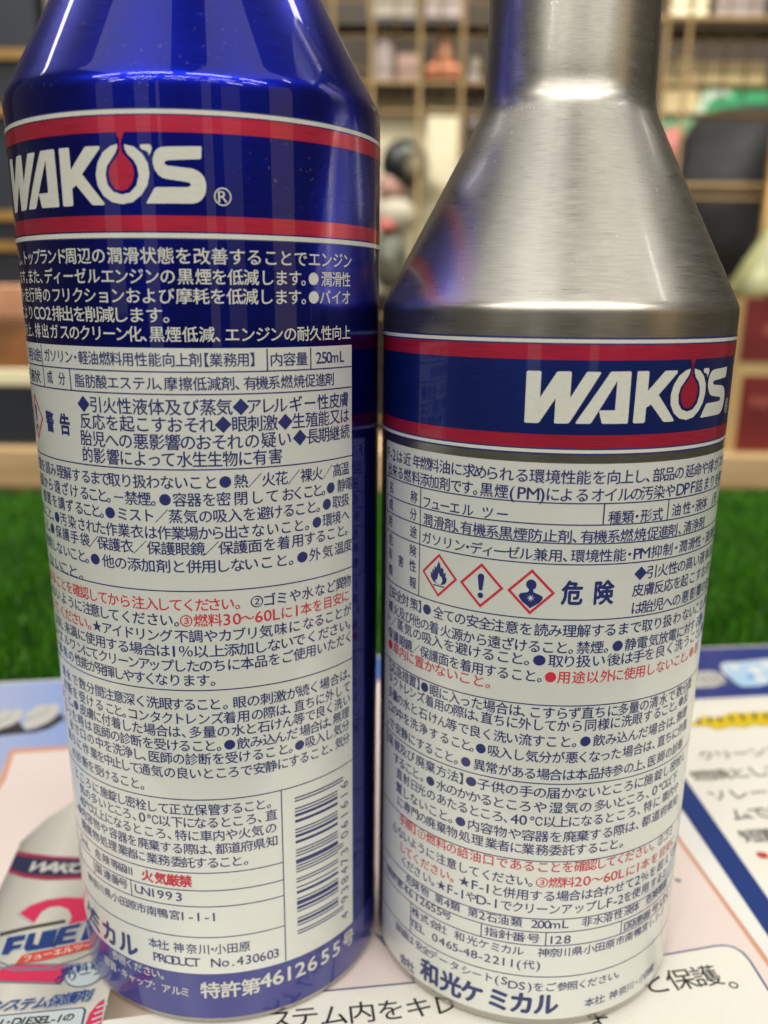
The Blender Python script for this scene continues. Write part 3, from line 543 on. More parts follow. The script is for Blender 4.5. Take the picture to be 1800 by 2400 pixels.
mr = N(p_head, 'ShaderNodeMapRange'); mr.inputs[1].default_value = -.11; mr.inputs[2].default_value = .10
L(p_head, math_n(p_head, 'SUBTRACT', sh.outputs[0], math_n(p_head, 'MULTIPLY', math_n(p_head, 'SUBTRACT', .24, sh.outputs[1]), .35)), mr.inputs[0])
L(p_head, ramp(p_head, mr.outputs[0], [(0, (.37, .43, .66)), (.18, (.16, .31, .68)), (.55, (.05, .13, .42)), (1, (.012, .035, .22))]), bsdf(p_head).inputs['Base Color'])
sheet = [(-195, 60), (-195, 240), (-116.6, 253.7), (-99.8, 256.2), (-1.9, 277.6), (107.5, 287.6), (132, 290.5), (218, 298), (218, 60)]
bm = bmesh.new(); top = [bm.verts.new((x * MM, y * MM, ZL * MM)) for x, y in sheet]; f = bm.faces.new(top)
if f.normal.z < 0: f.normal_flip()
r = bmesh.ops.extrude_face_region(bm, geom=[f]); 
for v in r['geom']:
    if isinstance(v, bmesh.types.BMVert): v.co.z = -8.0 * MM
bmesh.ops.recalc_face_normals(bm, faces=bm.faces); on(bm_obj('board', bm, p_cream), leaf)
flat('header', [(-194, 150), (-194, 239), (-116.6, 252.7), (-99.8, 255.2), (-1.9, 276.6), (107.5, 286.6), (132, 289.5), (217, 297), (217, 262), (93, 244.9), (30, 236), (-60, 216), (-96.4, 211.1), (-93.5, 196), (-88, 160), (-86, 150)], 1, p_head)
# pink panel with its salmon rim
flat('panel_rim', [(-96.6, 211.3), (-40, 220), (-2, 258), (60, 232), (65.5, 174.4), (69.7, 134.6), (72, 60), (-85, 60), (-93.2, 196)], 2, p_salmon)
flat('pink_panel', [(-94.6, 208.8), (-40, 218.5), (-2, 256), (59, 230), (64.6, 173), (68.7, 134), (71, 60), (-83, 60), (-91.6, 196)], 3, p_pink)
flat('white_border', [(65.6, 178), (69.7, 184), (72, 141.7), (76, 60), (72, 60), (69.7, 134.6), (65.6, 172)], 4, p_white)
flat('navy_stripe', [(74.7, 200.5), (76.5, 152.9), (79.5, 60), (76, 60), (72, 141.7), (69.4, 188)], 5, p_navy)
# white text block right of the stripe keeps the cream of the board; heading and lines
flat('yellow_heading', [(82, 228), (87.4, 230.6), (90.9, 234.6), (93.1, 233.2), (97.2, 234.8), (99.3, 236.7), (104.3, 236.8), (120, 239.5), (150, 243), (150, 233), (117, 229.5), (106.8, 228.2), (103, 229), (100.6, 227.3), (96.3, 227.7), (94.3, 226.6), (91.7, 225.8), (90, 228)], 5, p_yellow)
for k in range(13):
    x = 88 + k * 3.4; y = 229.5 + k * .55
    flat('heading_stroke', stroke([(x, y), (x + rng.uniform(.4, 1.4), y + rng.uniform(2, 4.5))], .9), 6, p_dark)  # dark printed strokes between the yellow letters
flat('header_rule', [(60, 239), (93.4, 244.4), (217, 261), (217, 262.4), (93.0, 245.6), (60, 240.4)], 5, p_white)
G_ = math.radians(9)
def run(x, y, n, step, a=G_): return [(x + step * i * math.cos(a), y + step * i * math.sin(a)) for i in range(n)]
text_flat('text_line', 'クリーンアップ', run(84.1, 210.9, 7, 4.7), 5.0, 6, p_grey, ang=G_)
text_flat('text_line', '燃焼として使', run(79.3, 200.6, 6, 5.0), 5.4, 6, p_grey, ang=G_, bold=.006)
text_flat('text_line', 'ソレート不', run(80.2, 191.3, 5, 5.2), 5.2, 6, p_grey, ang=G_)
text_flat('text_line', 'ムでや良い', run(82.3, 183.0, 5, 4.8), 5.2, 6, p_dark, ang=G_)
text_flat('text_line', '短期的に', run(81.6, 174.3, 4, 4.8), 5.2, 6, p_dark, ang=G_)
text_flat('text_line', '※', [(82.0, 167.4)], 4.4, 6, p_redor, ang=G_, bold=.02)
flat('header_plate', [(108.2, 268), (109.5, 272.6), (111.7, 274.3), (116.6, 274.4), (126.6, 277.2), (160, 281), (155, 262), (119, 257.6), (115.3, 255.6), (110, 255.2), (108.7, 258.1)], 3, p_sky)
flat('header_plate_rim', stroke([(108.4, 264), (109.2, 271), (112, 274.0), (116.6, 274.2), (126.6, 277.0), (160, 280.8)], .9), 4, p_white)
for x, y, rx in ((113, 270, 1.6), (119, 268, 2.2), (125, 272, 2.4), (130, 266, 2.6), (118, 261, 1.8), (138, 272, 3)):
    flat('plate_mark', [(x + rx * math.cos(t), y + rx * 1.3 * math.sin(t)) for t in np.linspace(0, 6.0, 9)], 5, p_white)
flat('plate_mark', [(114.8, 264.5), (117.0, 263.8), (115.5, 260.6), (113.9, 261.3)], 5, p_skyd)
flat('silver_badge', [(96, 262), (100.4, 266.6), (104.9, 267.1), (107.1, 264.3), (106.2, 258.1), (101.5, 254.8), (95, 254)], 3, p_silver)
for x in (98, 100.4, 102.8, 104.8): flat('badge_stroke', stroke([(x, 264.5), (x + 1.6, 256.5)], .7), 4, p_slate)
# chrome letter feet of the headline on the left, with their printed shadow
flat('letter_shadow', [(-112, 219), (-103.9, 222.6), (-101.8, 224.9), (-100.8, 227.5), (-96.5, 221.6), (-94.2, 223.5), (-92.1, 227.0), (-91.3, 231.6), (-90.4, 232.4), (-88.5, 228.6), (-90.7, 223.2), (-94.0, 220.6), (-98.1, 219.8), (-102.2, 218.6), (-112, 216)], 3, p_dark)
flat('chrome_letter', [(-112, 219.5), (-112, 233), (-107.8, 232.1), (-107.7, 234.5), (-106.1, 234.3), (-104.2, 231.4), (-104.6, 234.1), (-103.8, 235.2), (-102.3, 234.2), (-101.1, 231.4), (-100.8, 227.5), (-101.8, 224.9), (-103.9, 222.6)], 4, p_silver)
flat('chrome_letter', [(-100.8, 231.4), (-99.8, 233.8), (-98.9, 237.1), (-97.7, 237.9), (-96.0, 237.1), (-94.9, 238.8), (-93.3, 238.0), (-92.0, 234.8), (-91.7, 230.8), (-92.4, 226.9), (-94.3, 223.9), (-96.8, 222.4), (-99.5, 226.4), (-98.3, 227.6)], 4, p_silver)
flat('letter_gleam', stroke([(-99.2, 228.6), (-97.2, 230.2), (-95.6, 232.5), (-95.0, 235.4)], .5), 5, p_slate)
flat('letter_gleam', stroke([(-110, 224), (-106, 226.5), (-103.8, 230.5)], .5), 5, p_slate)
# white text box with rounded navy outline
def rbox(off):
    o = off
    return [(-84, 112.6 - o), (-9.1, 126.9 + .0 - o), (5.1, 128.9 - o), (51.3, 136.5 - o), (57, 137.9 - o), (61.5, 139.0 - o), (63.2, 139.1 - o), (64.7 - o * .5, 138.6 - o), (65.8 - o, 137.2 - o * .6), (66.3 - o, 135.1), (66.7 - o, 128.3), (68.5 - o, 100), (70.5 - o, 60), (-84, 60)]
flat('box_outline', rbox(0), 4, p_navy); flat('text_box', rbox(.42), 5, p_cream)
text_flat('text_line', 'ステム内をキレ', [(-16.4, 120.0), (-12.3, 120.7), (-7.6, 121.1), (-3.0, 121.8), (1.8, 122.4), (6.4, 123.0), (10.8, 123.6)], 4.9, 6, p_black, bold=.006)
text_flat('text_line', 'と保護。', [(47.4, 129.0), (52.2, 130.0), (56.9, 130.9), (61.3, 130.3)], 5.2, 6, p_black, bold=.006, ang=math.radians(10))
text_flat('text_line', 'す', [(35.5, 119.6)], 4.9, 6, p_black, bold=.006, ang=math.radians(9))
flat('small_mark', [(60.1, 159.0), (61.1, 158.3), (60.7, 157.4), (59.7, 158.0)], 5, p_slate)
flat('small_mark', [(-4.4, 137.6), (-2.8, 141.6), (-1.9, 141.2), (-3.0, 137.6)], 5, p_slate); flat('small_mark', [(-1.4, 141.6), (.6, 140.4), (2.2, 137.8), (.8, 137.8)], 5, p_slate)
# picture of a silver bottle printed on the leaflet
pic = flat('bottle_picture', [(-50, 196), (-60, 196), (-71.6, 187.3), (-73.2, 183.1), (-75.4, 179.0), (-77.8, 169.5), (-77.0, 165), (-75.8, 153.7), (-71, 118), (-66, 85), (-40.4, 85), (-45.0, 118.6), (-46.0, 126.7)], 6, p_photo)
tcp = N(p_photo, 'ShaderNodeTexCoord'); spx = N(p_photo, 'ShaderNodeSeparateXYZ'); L(p_photo, tcp.outputs['Object'], spx.inputs[0])
ux = math_n(p_photo, 'ADD', spx.outputs[0], math_n(p_photo, 'MULTIPLY', spx.outputs[1], .137))
mp2 = N(p_photo, 'ShaderNodeMapRange'); L(p_photo, ux, mp2.inputs[0]); mp2.inputs[1].default_value = -.0552; mp2.inputs[2].default_value = -.0287
L(p_photo, ramp(p_photo, mp2.outputs[0], [(0, (.22, .21, .18)), (.12, (.42, .41, .37)), (.38, (.62, .60, .53)), (.7, (.46, .44, .38)), (1, (.66, .64, .57))]), bsdf(p_photo).inputs['Base Color'])
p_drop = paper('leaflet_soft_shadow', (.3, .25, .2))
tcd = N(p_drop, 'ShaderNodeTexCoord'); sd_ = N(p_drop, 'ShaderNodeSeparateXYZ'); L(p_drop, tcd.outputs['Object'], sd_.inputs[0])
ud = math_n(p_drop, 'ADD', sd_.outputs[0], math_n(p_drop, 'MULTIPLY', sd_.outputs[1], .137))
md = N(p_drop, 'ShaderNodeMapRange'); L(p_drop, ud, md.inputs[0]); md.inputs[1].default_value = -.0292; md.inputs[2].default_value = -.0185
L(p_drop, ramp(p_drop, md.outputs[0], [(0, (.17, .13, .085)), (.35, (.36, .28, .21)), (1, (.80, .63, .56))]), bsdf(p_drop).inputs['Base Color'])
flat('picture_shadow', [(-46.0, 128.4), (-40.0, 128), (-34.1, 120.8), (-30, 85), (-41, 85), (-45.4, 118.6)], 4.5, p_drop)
p_dnavy = paper('leaflet_dark_navy', (.012, .018, .065)); p_dred = paper('leaflet_dark_red', (.30, .02, .06))
def on_pic(name, pts, zi, m_): return flat(name, pts, zi, m_, pic)
on_pic('red_stripe', [(-77.3, 166.2), (-73.7, 165.3), (-68.9, 164.4), (-63.4, 164.1), (-50, 165), (-49, 157.5), (-60.7, 156.7), (-67.3, 156.2), (-72.3, 157.0), (-76.3, 158.7)], 7, p_dred)
on_pic('navy_band', [(-77.1, 164.7), (-73.2, 163.8), (-68.5, 163.2), (-63.1, 163.1), (-50, 164), (-49, 158.7), (-61.3, 158.0), (-66.6, 157.6), (-72.3, 158.2), (-76.3, 159.8)], 8, p_dnavy)
text_flat('small_logo', 'WAKO', [(-70.3, 160.6), (-67.6, 160.4), (-65.0, 160.3), (-62.3, 160.4)], 4.0, 9, p_silver, bold=.03, sx=1.0, shear=.25, parent=pic)
two = [(-68.9, 145.9), (-67.7, 148.2), (-65.1, 150.0), (-61.8, 150.8), (-58.2, 150.7), (-54, 149.5), (-53, 146), (-55.3, 144.1), (-58.5, 142.4), (-58.6, 145.0), (-59.9, 147.1), (-61.9, 148.2), (-63.9, 147.9), (-64.9, 146.4), (-65.1, 143.2)]
cx2, cy2 = -60.5, 146.5
on_pic('figure_rim', [(cx2 + (x - cx2) * 1.06, cy2 + (y - cy2) * 1.09) for x, y in two], 7, p_slate)
on_pic('figure_rim', [(cx2 + (x - cx2) * 1.04, cy2 + (y - cy2) * 1.06) for x, y in two], 8, p_silver)
on_pic('red_figure', two, 9, p_red)
two2 = [(-68, 129.6), (-66.4, 130.7), (-65.0, 131.9), (-59.5, 132.1), (-53.6, 132.0), (-54.7, 127.9), (-65.4, 128.2), (-68, 128.3)]
on_pic('figure_rim', [(x, y + (.5 if y > 130 else -.5)) for x, y in two2], 7, p_slate)
on_pic('red_figure', two2, 9, p_red)
on_pic('swoosh', [(-70.3, 140.3), (-66.1, 142.1), (-59.7, 144.2), (-59.1, 143.4), (-65.6, 141.3), (-70.0, 139.4)], 10, p_dark)
on_pic('swoosh', stroke([(-69, 133.5), (-64, 131.2), (-59, 131.2), (-54, 133.4), (-51, 136)], .35), 10, p_slate)
on_pic('swoosh', stroke([(-69, 132.2), (-64, 130.6), (-57, 131.0), (-53, 132.6)], .3), 10, p_slate)
for nm, pts in (('F', [(-68.4, 139.0), (-65.3, 139.9), (-65.0, 138.4), (-66.8, 137.8), (-66.6, 136.9), (-65.0, 137.4), (-65.0, 136.1), (-66.2, 135.8), (-66.6, 134.4), (-67.7, 134.4)]),
                ('U', [(-64.9, 140.1), (-63.7, 140.4), (-63.1, 137.3), (-62.1, 137.1), (-62.6, 140.7), (-60.0, 141.6), (-59.2, 136.5), (-63.5, 135.3), (-64.3, 136.1)]),
                ('E', [(-59.6, 141.9), (-56.1, 143.3), (-56.3, 142.0), (-58.4, 141.2), (-58.3, 140.4), (-56.3, 141.0), (-56.2, 139.8), (-58.2, 139.2), (-58.1, 138.3), (-55.9, 139.0), (-55.6, 137.8), (-59.0, 136.8)]),
                ('L', [(-55.2, 143.5), (-53.9, 143.9), (-53.4, 140.2), (-51.6, 140.8), (-51.4, 139.4), (-54.8, 138.1)])):
    c_ = (sum(p[0] for p in pts) / len(pts), sum(p[1] for p in pts) / len(pts))
    on_pic('letter_rim', [(c_[0] + (x - c_[0]) * 1.12, c_[1] + (y - c_[1]) * 1.12) for x, y in pts], 11, p_box)
    on_pic('letter', pts, 12, p_navy)
on_pic('red_ribbon', [(-63.9, 134.3), (-52.5, 138.6), (-51.6, 136.6), (-60.0, 133.0), (-64.3, 132.0)], 13, p_redor)
text_flat('ribbon_text', 'フューエルツー', [(-62.6 + 1.6 * i, 133.5 + .58 * i) for i in range(7)], 1.8, 14, p_cream, bold=.01, parent=pic)
circ = [(-51.4 + 3.3 * math.cos(t), 129.8 + 3.1 * math.sin(t)) for t in np.linspace(0, 2 * math.pi, 40)[:-1]]
on_pic('round_badge', circ, 11, p_slate); on_pic('round_badge', [(-51.4 + (x + 51.4) * .91, 129.8 + (y - 129.8) * .91) for x, y in circ], 12, p_box)
text_flat('badge_text', '燃料系', [(-54.5, 130.4), (-52.2, 131.2), (-50.0, 132.1)], 2.3, 13, p_navy, bold=.03, parent=pic)
text_flat('badge_text', 'クリーン', [(-55.2, 128.4), (-53.2, 129.0), (-51.2, 129.8), (-49.2, 130.6)], 2.1, 13, p_navy, bold=.03, parent=pic)
sub = [(-62.9, 122.5), (-60.9, 122.7), (-58.6, 122.9), (-56.4, 123.2), (-54.1, 123.7), (-51.9, 124.3), (-49.7, 124.9)]
text_flat('product_text_rim', 'ンステム保護剤', sub, 2.9, 7, p_slate, bold=.085, shear=.2, sx=.9, parent=pic)
text_flat('product_text_rim', 'ンステム保護剤', sub, 2.85, 8, p_box, bold=.055, shear=.2, sx=.9, parent=pic)
text_flat('product_text', 'ンステム保護剤', sub, 2.8, 9, p_navy, bold=.025, shear=.2, sx=.9, parent=pic)
on_pic('box_outline', [(-66, 119.2), (-62.2, 120.5), (-49.2, 122.4), (-48.5, 121.8), (-47.9, 117.6), (-45, 100), (-66, 98)], 7, p_navy)
on_pic('pale_box', [(-66, 118.9), (-62.2, 120.2), (-49.3, 122.1), (-48.8, 121.6), (-48.2, 117.6), (-45.5, 100), (-66, 98)], 8, p_box)
text_flat('box_text', '1・DIESEL-1の', [(-61.3, 118.7), (-60.2, 118.9), (-58.9, 119.1), (-57.9, 119.25), (-56.9, 119.3), (-55.9, 119.45), (-54.9, 119.5), (-53.9, 119.6), (-53.1, 119.7), (-52.2, 119.8), (-50.8, 120.1)], 1.9, 9, p_black, bold=.03, shear=.2, parent=pic)
on_pic('red_badge', [(-46.2, 124.2), (-47.0, 123.2), (-47.7, 120.8), (-47.6, 118.2), (-46.8, 114), (-44.4, 114), (-45.1, 118.6)], 10, p_red)
for k in range(4): on_pic('badge_stroke', stroke([(-46.9, 118.2 + k * 1.3), (-45.3, 119.2 + k * 1.3)], .35), 11, p_box)

# ---------------------------------------------------------------- bottles
ROWCOL = {'n': ('navy_ink', 1.0, 0.013), 'w': ('logo_ink', 1.0, 0.009), 'r': ('red_text', 1.0, 0.013), 'N': ('navy_ink', 1.0, .03), 'R': ('red_text', 1.0, .035), 'B': ('navy_ink', 1.0, .04), 'V': ('navy_ink', 1.0, .02), 'H': ('logo_ink', 1.0, .02)}
HSC = {'n': 1.06, 'w': 1.06, 'r': 1.06, 'N': 1.0, 'R': 1.1, 'B': 1.1, 'V': 1.0, 'H': 1.3}
def rows_for(which, root, label):
    for k, c, h, z, pitch, text, ss in ROWS:
        if k != which: continue
        mname, _, bold = ROWCOL[c]
        onpanel = c not in 'wH'
        asc = 1.0
        if text.startswith('ケミ'): pitch = 4.2
        if c == 'H' and text[0] == '4': pitch = 3.2; asc = 1.0; bold = .02
        text_wrap('text_line', text, ss, z, h * HSC[c], pitch, 26.575 if onpanel else 26.555, M[mname], label if onpanel else root, bold, asc)
LOGO = {}
LOGO['O'] = [(-4.98, 130.14), (-5.85, 129.95), (-6.97, 129.27), (-7.77, 128.17), (-8.14, 126.89), (-8.02, 125.58), (-7.32, 124.42), (-6.2, 123.66), (-4.82, 123.4), (-3.46, 123.64), (-2.31, 124.45), (-1.52, 125.51), (-1.17, 126.8), (-1.3, 128.0), (-1.9, 129.03), (-2.91, 129.83), (-4.12, 130.1), (-4.05, 129.55), (-3.78, 129.04), (-3.02, 128.32), (-2.62, 127.6), (-2.51, 126.64), (-2.87, 125.51), (-3.75, 124.7), (-4.79, 124.51), (-5.91, 124.81), (-6.62, 125.63), (-6.79, 126.77), (-6.53, 127.73), (-5.77, 128.6), (-5.25, 129.23), (-5.0, 129.7)]
LOGO['drop'] = [(-5.15, 131.6), (-4.86, 130.93), (-4.7, 130.64), (-4.68, 130.01), (-4.81, 129.3), (-5.24, 128.59), (-5.93, 127.96), (-6.25, 127.4), (-6.34, 126.8), (-6.17, 125.87), (-5.59, 125.13), (-4.8, 124.91), (-4.0, 125.11), (-3.35, 125.83), (-3.06, 126.8), (-3.1, 127.4), (-3.27, 127.92), (-3.9, 128.65), (-4.41, 129.18), (-4.53, 130.01), (-4.41, 130.64), (-4.24, 130.92), (-3.95, 131.6)]
LOGO['apostrophe'] = [(-2.09, 130.06), (-1.03, 130.09), (-0.75, 129.9), (-0.71, 129.65), (-0.83, 129.27), (-1.12, 128.83), (-1.18, 129.22), (-1.5, 129.42), (-1.86, 129.48), (-2.11, 129.75)]
LOGO['S'] = [(5.12, 129.97), (5.2, 129.87), (5.11, 128.67), (4.96, 128.55), (1.19, 128.34), (0.81, 128.22), (0.68, 128.08), (0.74, 127.9), (1.07, 127.74), (3.88, 127.48), (4.5, 127.3), (4.95, 127.0), (5.35, 126.55), (5.53, 126.0), (5.56, 125.4), (5.45, 124.8), (5.2, 124.3), (4.85, 123.9), (4.37, 123.63), (3.76, 123.52), (-1.7, 123.47), (-1.74, 123.6), (-0.66, 125.22), (-0.45, 125.32), (3.26, 125.37), (3.6, 125.45), (3.74, 125.62), (3.68, 125.82), (3.29, 125.95), (0.89, 126.25), (0.35, 126.4), (-0.1, 126.7), (-0.5, 127.28), (-0.68, 127.9), (-0.68, 128.5), (-0.45, 129.15), (-0.1, 129.55), (0.35, 129.77), (1.11, 129.84)]
_R = dict(
 W=[(-7.91, 103.76), (-7.73, 103.87), (-6.14, 103.88), (-6.02, 103.72), (-6.03, 100.51), (-4.07, 103.77), (-3.9, 103.88), (-2.32, 103.9), (-2.19, 103.73), (-2.19, 100.55), (-0.29, 103.82), (-0.12, 103.88), (1.45, 103.87), (1.55, 103.75), (1.38, 103.4), (-2.06, 97.43), (-2.32, 97.27), (-3.92, 97.24), (-4.04, 97.39), (-4.04, 100.46), (-5.93, 97.36), (-6.16, 97.21), (-7.73, 97.2), (-7.89, 97.33)],
 A=[(2.8, 103.84), (2.98, 103.91), (5.48, 103.94), (5.63, 103.79), (5.69, 97.4), (5.55, 97.25), (2.24, 97.27), (2.08, 97.42), (1.67, 98.87), (1.77, 98.99), (3.77, 99.0), (3.78, 102.75), (0.76, 97.41), (0.55, 97.27), (-1.16, 97.25), (-1.29, 97.37), (-1.1, 97.72)],
 K=[(6.46, 103.85), (6.62, 103.95), (8.04, 103.95), (8.18, 103.83), (8.19, 101.41), (10.54, 103.84), (10.79, 103.94), (12.6, 103.93), (12.74, 103.81), (12.63, 103.56), (9.9, 100.87), (12.76, 97.58), (12.84, 97.39), (12.67, 97.28), (11.24, 97.29), (10.99, 97.41), (8.85, 99.66), (8.17, 99.27), (8.14, 97.41), (7.95, 97.27), (6.54, 97.27), (6.40, 97.42)])
DX, DZ = 20.05, -26.05
for k_, v_ in _R.items(): LOGO[k_] = [(x - DX, z - DZ) for x, z in v_]
def logo(root, dx, dz):
    for k in ('W', 'A', 'K', 'O', 'apostrophe', 'S'):
        poly_wrap('logo_letter', [[(x + dx, z + dz) for x, z in LOGO[k]]], 26.555, M['logo_ink'], root)
    poly_wrap('oil_drop', [[(x + dx, z + dz) for x, z in LOGO['drop']]], 26.552, M['red_ink'], root)
    cx, cz = 7.5 + dx, 124.4 + dz
    ring = lambda r_: [(cx + r_ * math.cos(t), cz + r_ * math.sin(t)) for t in np.linspace(0, 2 * math.pi, 33)[:-1]]
    tm = poly_wrap('registered_mark', [ring(1.05), ring(.90)], 26.555, M['logo_ink'], root)
    text_wrap('mark_letter', 'R', [cx], cz, 1.62, 1.62, 26.556, M['logo_ink'], tm)
def rule(label, s0, s1, z, w_=.17): strip_wrap('rule_line', s0, s1, z - w_ / 2, z + w_ / 2, 26.572, M['navy_ink'], label)
def vrule(label, s, z0, z1, w_=.19): strip_wrap('rule_line', s - w_ / 2, s + w_ / 2, z0, z1, 26.573, M['navy_ink'], label)
def diamond(label, cs, cz, kind):
    a, b = 3.3, 2.78
    d = poly_wrap('hazard_symbol', [[(cs, cz + a), (cs + a, cz), (cs, cz - a), (cs - a, cz)], [(cs, cz + b), (cs + b, cz), (cs, cz - b), (cs - b, cz)]], 26.574, M['red_text'], label)
    return d
def P_at(pts, dx, dz): return [(x + dx, z + dz) for x, z in pts]
circle = lambda cx, cz, rx, rz=None, n=24: [(cx + rx * math.cos(t), cz + (rz or rx) * math.sin(t)) for t in np.linspace(0, 2 * math.pi, n + 1)[:-1]]
def exclam(label, dx, dz, sc_=1.0):
    poly_wrap('exclamation_bar', [P_at([(-.52, 1.35), (-.3, 1.68), (0, 1.76), (.3, 1.68), (.48, 1.35), (.27, -.62), (.1, -.72), (-.1, -.72), (-.27, -.62)], dx, dz)], 26.574, M['navy_ink'], label)
    poly_wrap('exclamation_dot', [circle(dx, dz - 1.45, .42)], 26.574, M['navy_ink'], label)

# ---- blue bottle
LB = thing('additive_bottle', 'tall blue metallic bottle with white Japanese label and barcode, on the left', 'bottle', (-27.6165 * MM, 145.264 * MM, 0))
lathe('body', [(24.6, 0), (25.9, .02), (26.25, .25), (26.42, .8), (26.5, 1.6), (26.5, 6)] + [(26.5, 20 + 19.4 * i) for i in range(7)] + [(26.5, 136.6), (26.49, 137.1), (26.44, 137.5), (26.33, 137.95), (26.16, 138.4), (25.95, 138.8)] + [(25.95 - .575 * q, 138.8 + q) for q in (.6, 2, 5, 9, 13, 17, 20)] + smooth_profile([(13.9, 159.8), (13.2, 161.8), (12.9, 165.0), (12.9, 176)], 5), M['blue'], LB)
lathe('bare_rim', [(25.7, .015), (26.3, .22), (26.46, .7), (26.52, 1.05), (26.53, 1.2), (26.4, 1.25)], M['alu'], LB, closed_bottom=False)
lathe('neck_ring', [(12.9, 168), (14.0, 168.3), (14.2, 169), (14.0, 169.8), (12.9, 170)], M['alu_cap'], LB)
cap = lathe('cap', smooth_profile([(13.9, 171), (14.2, 172), (14.2, 186), (13.6, 187.6), (12.2, 188), (.5, 188)], 3), M['alu_cap'], LB)
bm = bmesh.new()
for i in range(48):
    a = 2 * math.pi * i / 48; box_bm(bm, -.35, .35, -14.45, -14.0, 174, 185, 0, Matrix.Rotation(a, 4, 'Z'))
bm_obj('grip_ribs', bm, M['alu_cap'], cap)
for z0, z1 in ((133.42, 133.92), (119.55, 120.12)): strip_wrap('white_stripe', *FULL, z0, z1, 26.545, M['logo_ink'], LB)
for z0, z1 in ((119.38, 119.55), (133.92, 134.06)): strip_wrap('navy_edge', *FULL, z0, z1, 26.545, M['navy_ink'], LB)
for z0, z1 in ((131.44, 133.28), (120.30, 122.14)): strip_wrap('red_stripe', *FULL, z0, z1, 26.545, M['red_ink'], LB)
strip_wrap('blue_band', *FULL, 1.2, 9.85, 26.53, M['blue_base_ink'], LB)
logo(LB, 0, 0)
lab = strip_wrap('label_panel', -48, 27.3, 9.85, 106.33, 26.545, M['white_ink'], LB)
rows_for('L', LB, lab)
for z in (103.35, 100.5, 90.65, 73.7, 58.8, 41.1): rule(lab, -47, 27.2, z)
for z in (28.45, 25.3, 22.4, 16.75): rule(lab, -47, 12.75, z)
vrule(lab, -21.9, 103.35, 106.2); vrule(lab, 12.5, 103.35, 106.2); vrule(lab, 19.03, 103.35, 106.2)
vrule(lab, -21.9, 100.5, 103.35); vrule(lab, -15.25, 100.5, 103.35)
vrule(lab, 12.78, 10.0, 41.1, .18); vrule(lab, -21.2, 22.4, 25.3); vrule(lab, -11.95, 22.4, 25.3)
d = diamond(lab, -27.1, 95.95, 'x'); exclam(lab, -27.1, 95.95)
# barcode, read from the bottom up
CODE = '4938473061616'
Lc = ['0001101', '0011001', '0010011', '0111101', '0100011', '0110001', '0101111', '0111011', '0110111', '0001011']
Gc = ['0100111', '0110011', '0011011', '0100001', '0011101', '0111001', '0000101', '0010001', '0001001', '0010111']
Rc = [''.join('1' if q == '0' else '0' for q in l_) for l_ in Lc]
bits = '101' + ''.join((Lc if p == 'L' else Gc)[int(q)] for q, p in zip(CODE[1:7], 'LGLLGG')) + '01010' + ''.join(Rc[int(q)] for q in CODE[7:]) + '101'
zb0, zb1 = 14.2, 39.2; mod = (zb1 - zb0) / 95; i = 0
while i < 95:
    if bits[i] == '1':
        j = i
        while j < 95 and bits[j] == '1': j += 1
        guard = i < 3 or i > 91 or 45 <= i <= 49
        strip_wrap('barcode_bar', 14.95, 24.7 if guard else 23.35, zb0 + i * mod, zb0 + j * mod - .02, 26.574, M['navy_ink'], lab); i = j
    else: i += 1
VV = []; FF = []; n = 0
for q, z in zip(CODE, [12.6] + [zb0 + mod * (3 + 7 * i + 3.5) for i in range(6)] + [zb0 + mod * (50 + 7 * i + 3.5) for i in range(6)]):
    V_, T_ = place(q); P_ = np.stack([25.0 - V_[:, 1] * 2.35, z + V_[:, 0] * 2.2], 1); VV.append(P_); FF += [(a + n, b + n, c + n) for a, b, c in T_]; n += len(V_)
wrap_obj('barcode_digits', np.concatenate(VV), FF, 26.575, M['navy_ink'], lab)

# ---- silver bottle
RB = thing('additive_bottle', 'shorter bare aluminium bottle with blue and red logo band and white label, on the right', 'bottle', (26.0124 * MM, 144.8735 * MM, 0))
lathe('body', [(24.6, 0), (25.6, .02), (26.1, .3), (26.4, 1.0), (26.5, 1.9)] + [(26.5, 12 + 16 * i) for i in range(7)] + [(26.5, 110.9), (26.49, 111.3), (26.44, 111.65), (26.34, 112.0), (26.2, 112.35), (26.02, 112.7)] + [(26.02 - .54 * q, 112.7 + q) for q in (.6, 2, 5, 9, 13, 17, 20)] + smooth_profile([(14.7, 133.7), (13.4, 136.2), (12.55, 138.1), (12.15, 140.0), (12.05, 143.0), (11.9, 150.0), (11.85, 160.0), (11.8, 168)], 7), M['alu'], RB)
cap = lathe('cap', smooth_profile([(12.9, 165), (13.2, 166), (13.2, 180), (12.6, 181.6), (11.2, 182), (.5, 182)], 3), M['alu_cap'], RB)
bm = bmesh.new()
for i in range(44):
    a = 2 * math.pi * i / 44; box_bm(bm, -.35, .35, -13.45, -13.0, 168, 179, 0, Matrix.Rotation(a, 4, 'Z'))
bm_obj('grip_ribs', bm, M['alu_cap'], cap)
strip_wrap('blue_band', *FULL, 93.12, 108.12, 26.53, M['band_blue'], RB)
for z0, z1 in ((107.42, 107.88), (93.36, 93.80)): strip_wrap('white_stripe', *FULL, z0, z1, 26.545, M['logo_ink'], RB)
for z0, z1 in ((105.30, 107.20), (94.03, 95.76)): strip_wrap('red_stripe', *FULL, z0, z1, 26.545, M['red_ink'], RB)
for z0, z1 in ((107.88, 108.12), (107.20, 107.42), (93.12, 93.36), (93.80, 94.03)): strip_wrap('navy_edge', *FULL, z0, z1, 26.540, M['navy_ink'], RB)
logo(RB, DX, DZ)
lab = strip_wrap('label_panel', -35.1, 46, 2.0, 92.0, 26.545, M['white_ink'], RB)
rows_for('R', RB, lab)
for z in (86.65, 83.7, 81.1, 78.15, 70.15): rule(lab, -34.4, 45, z)
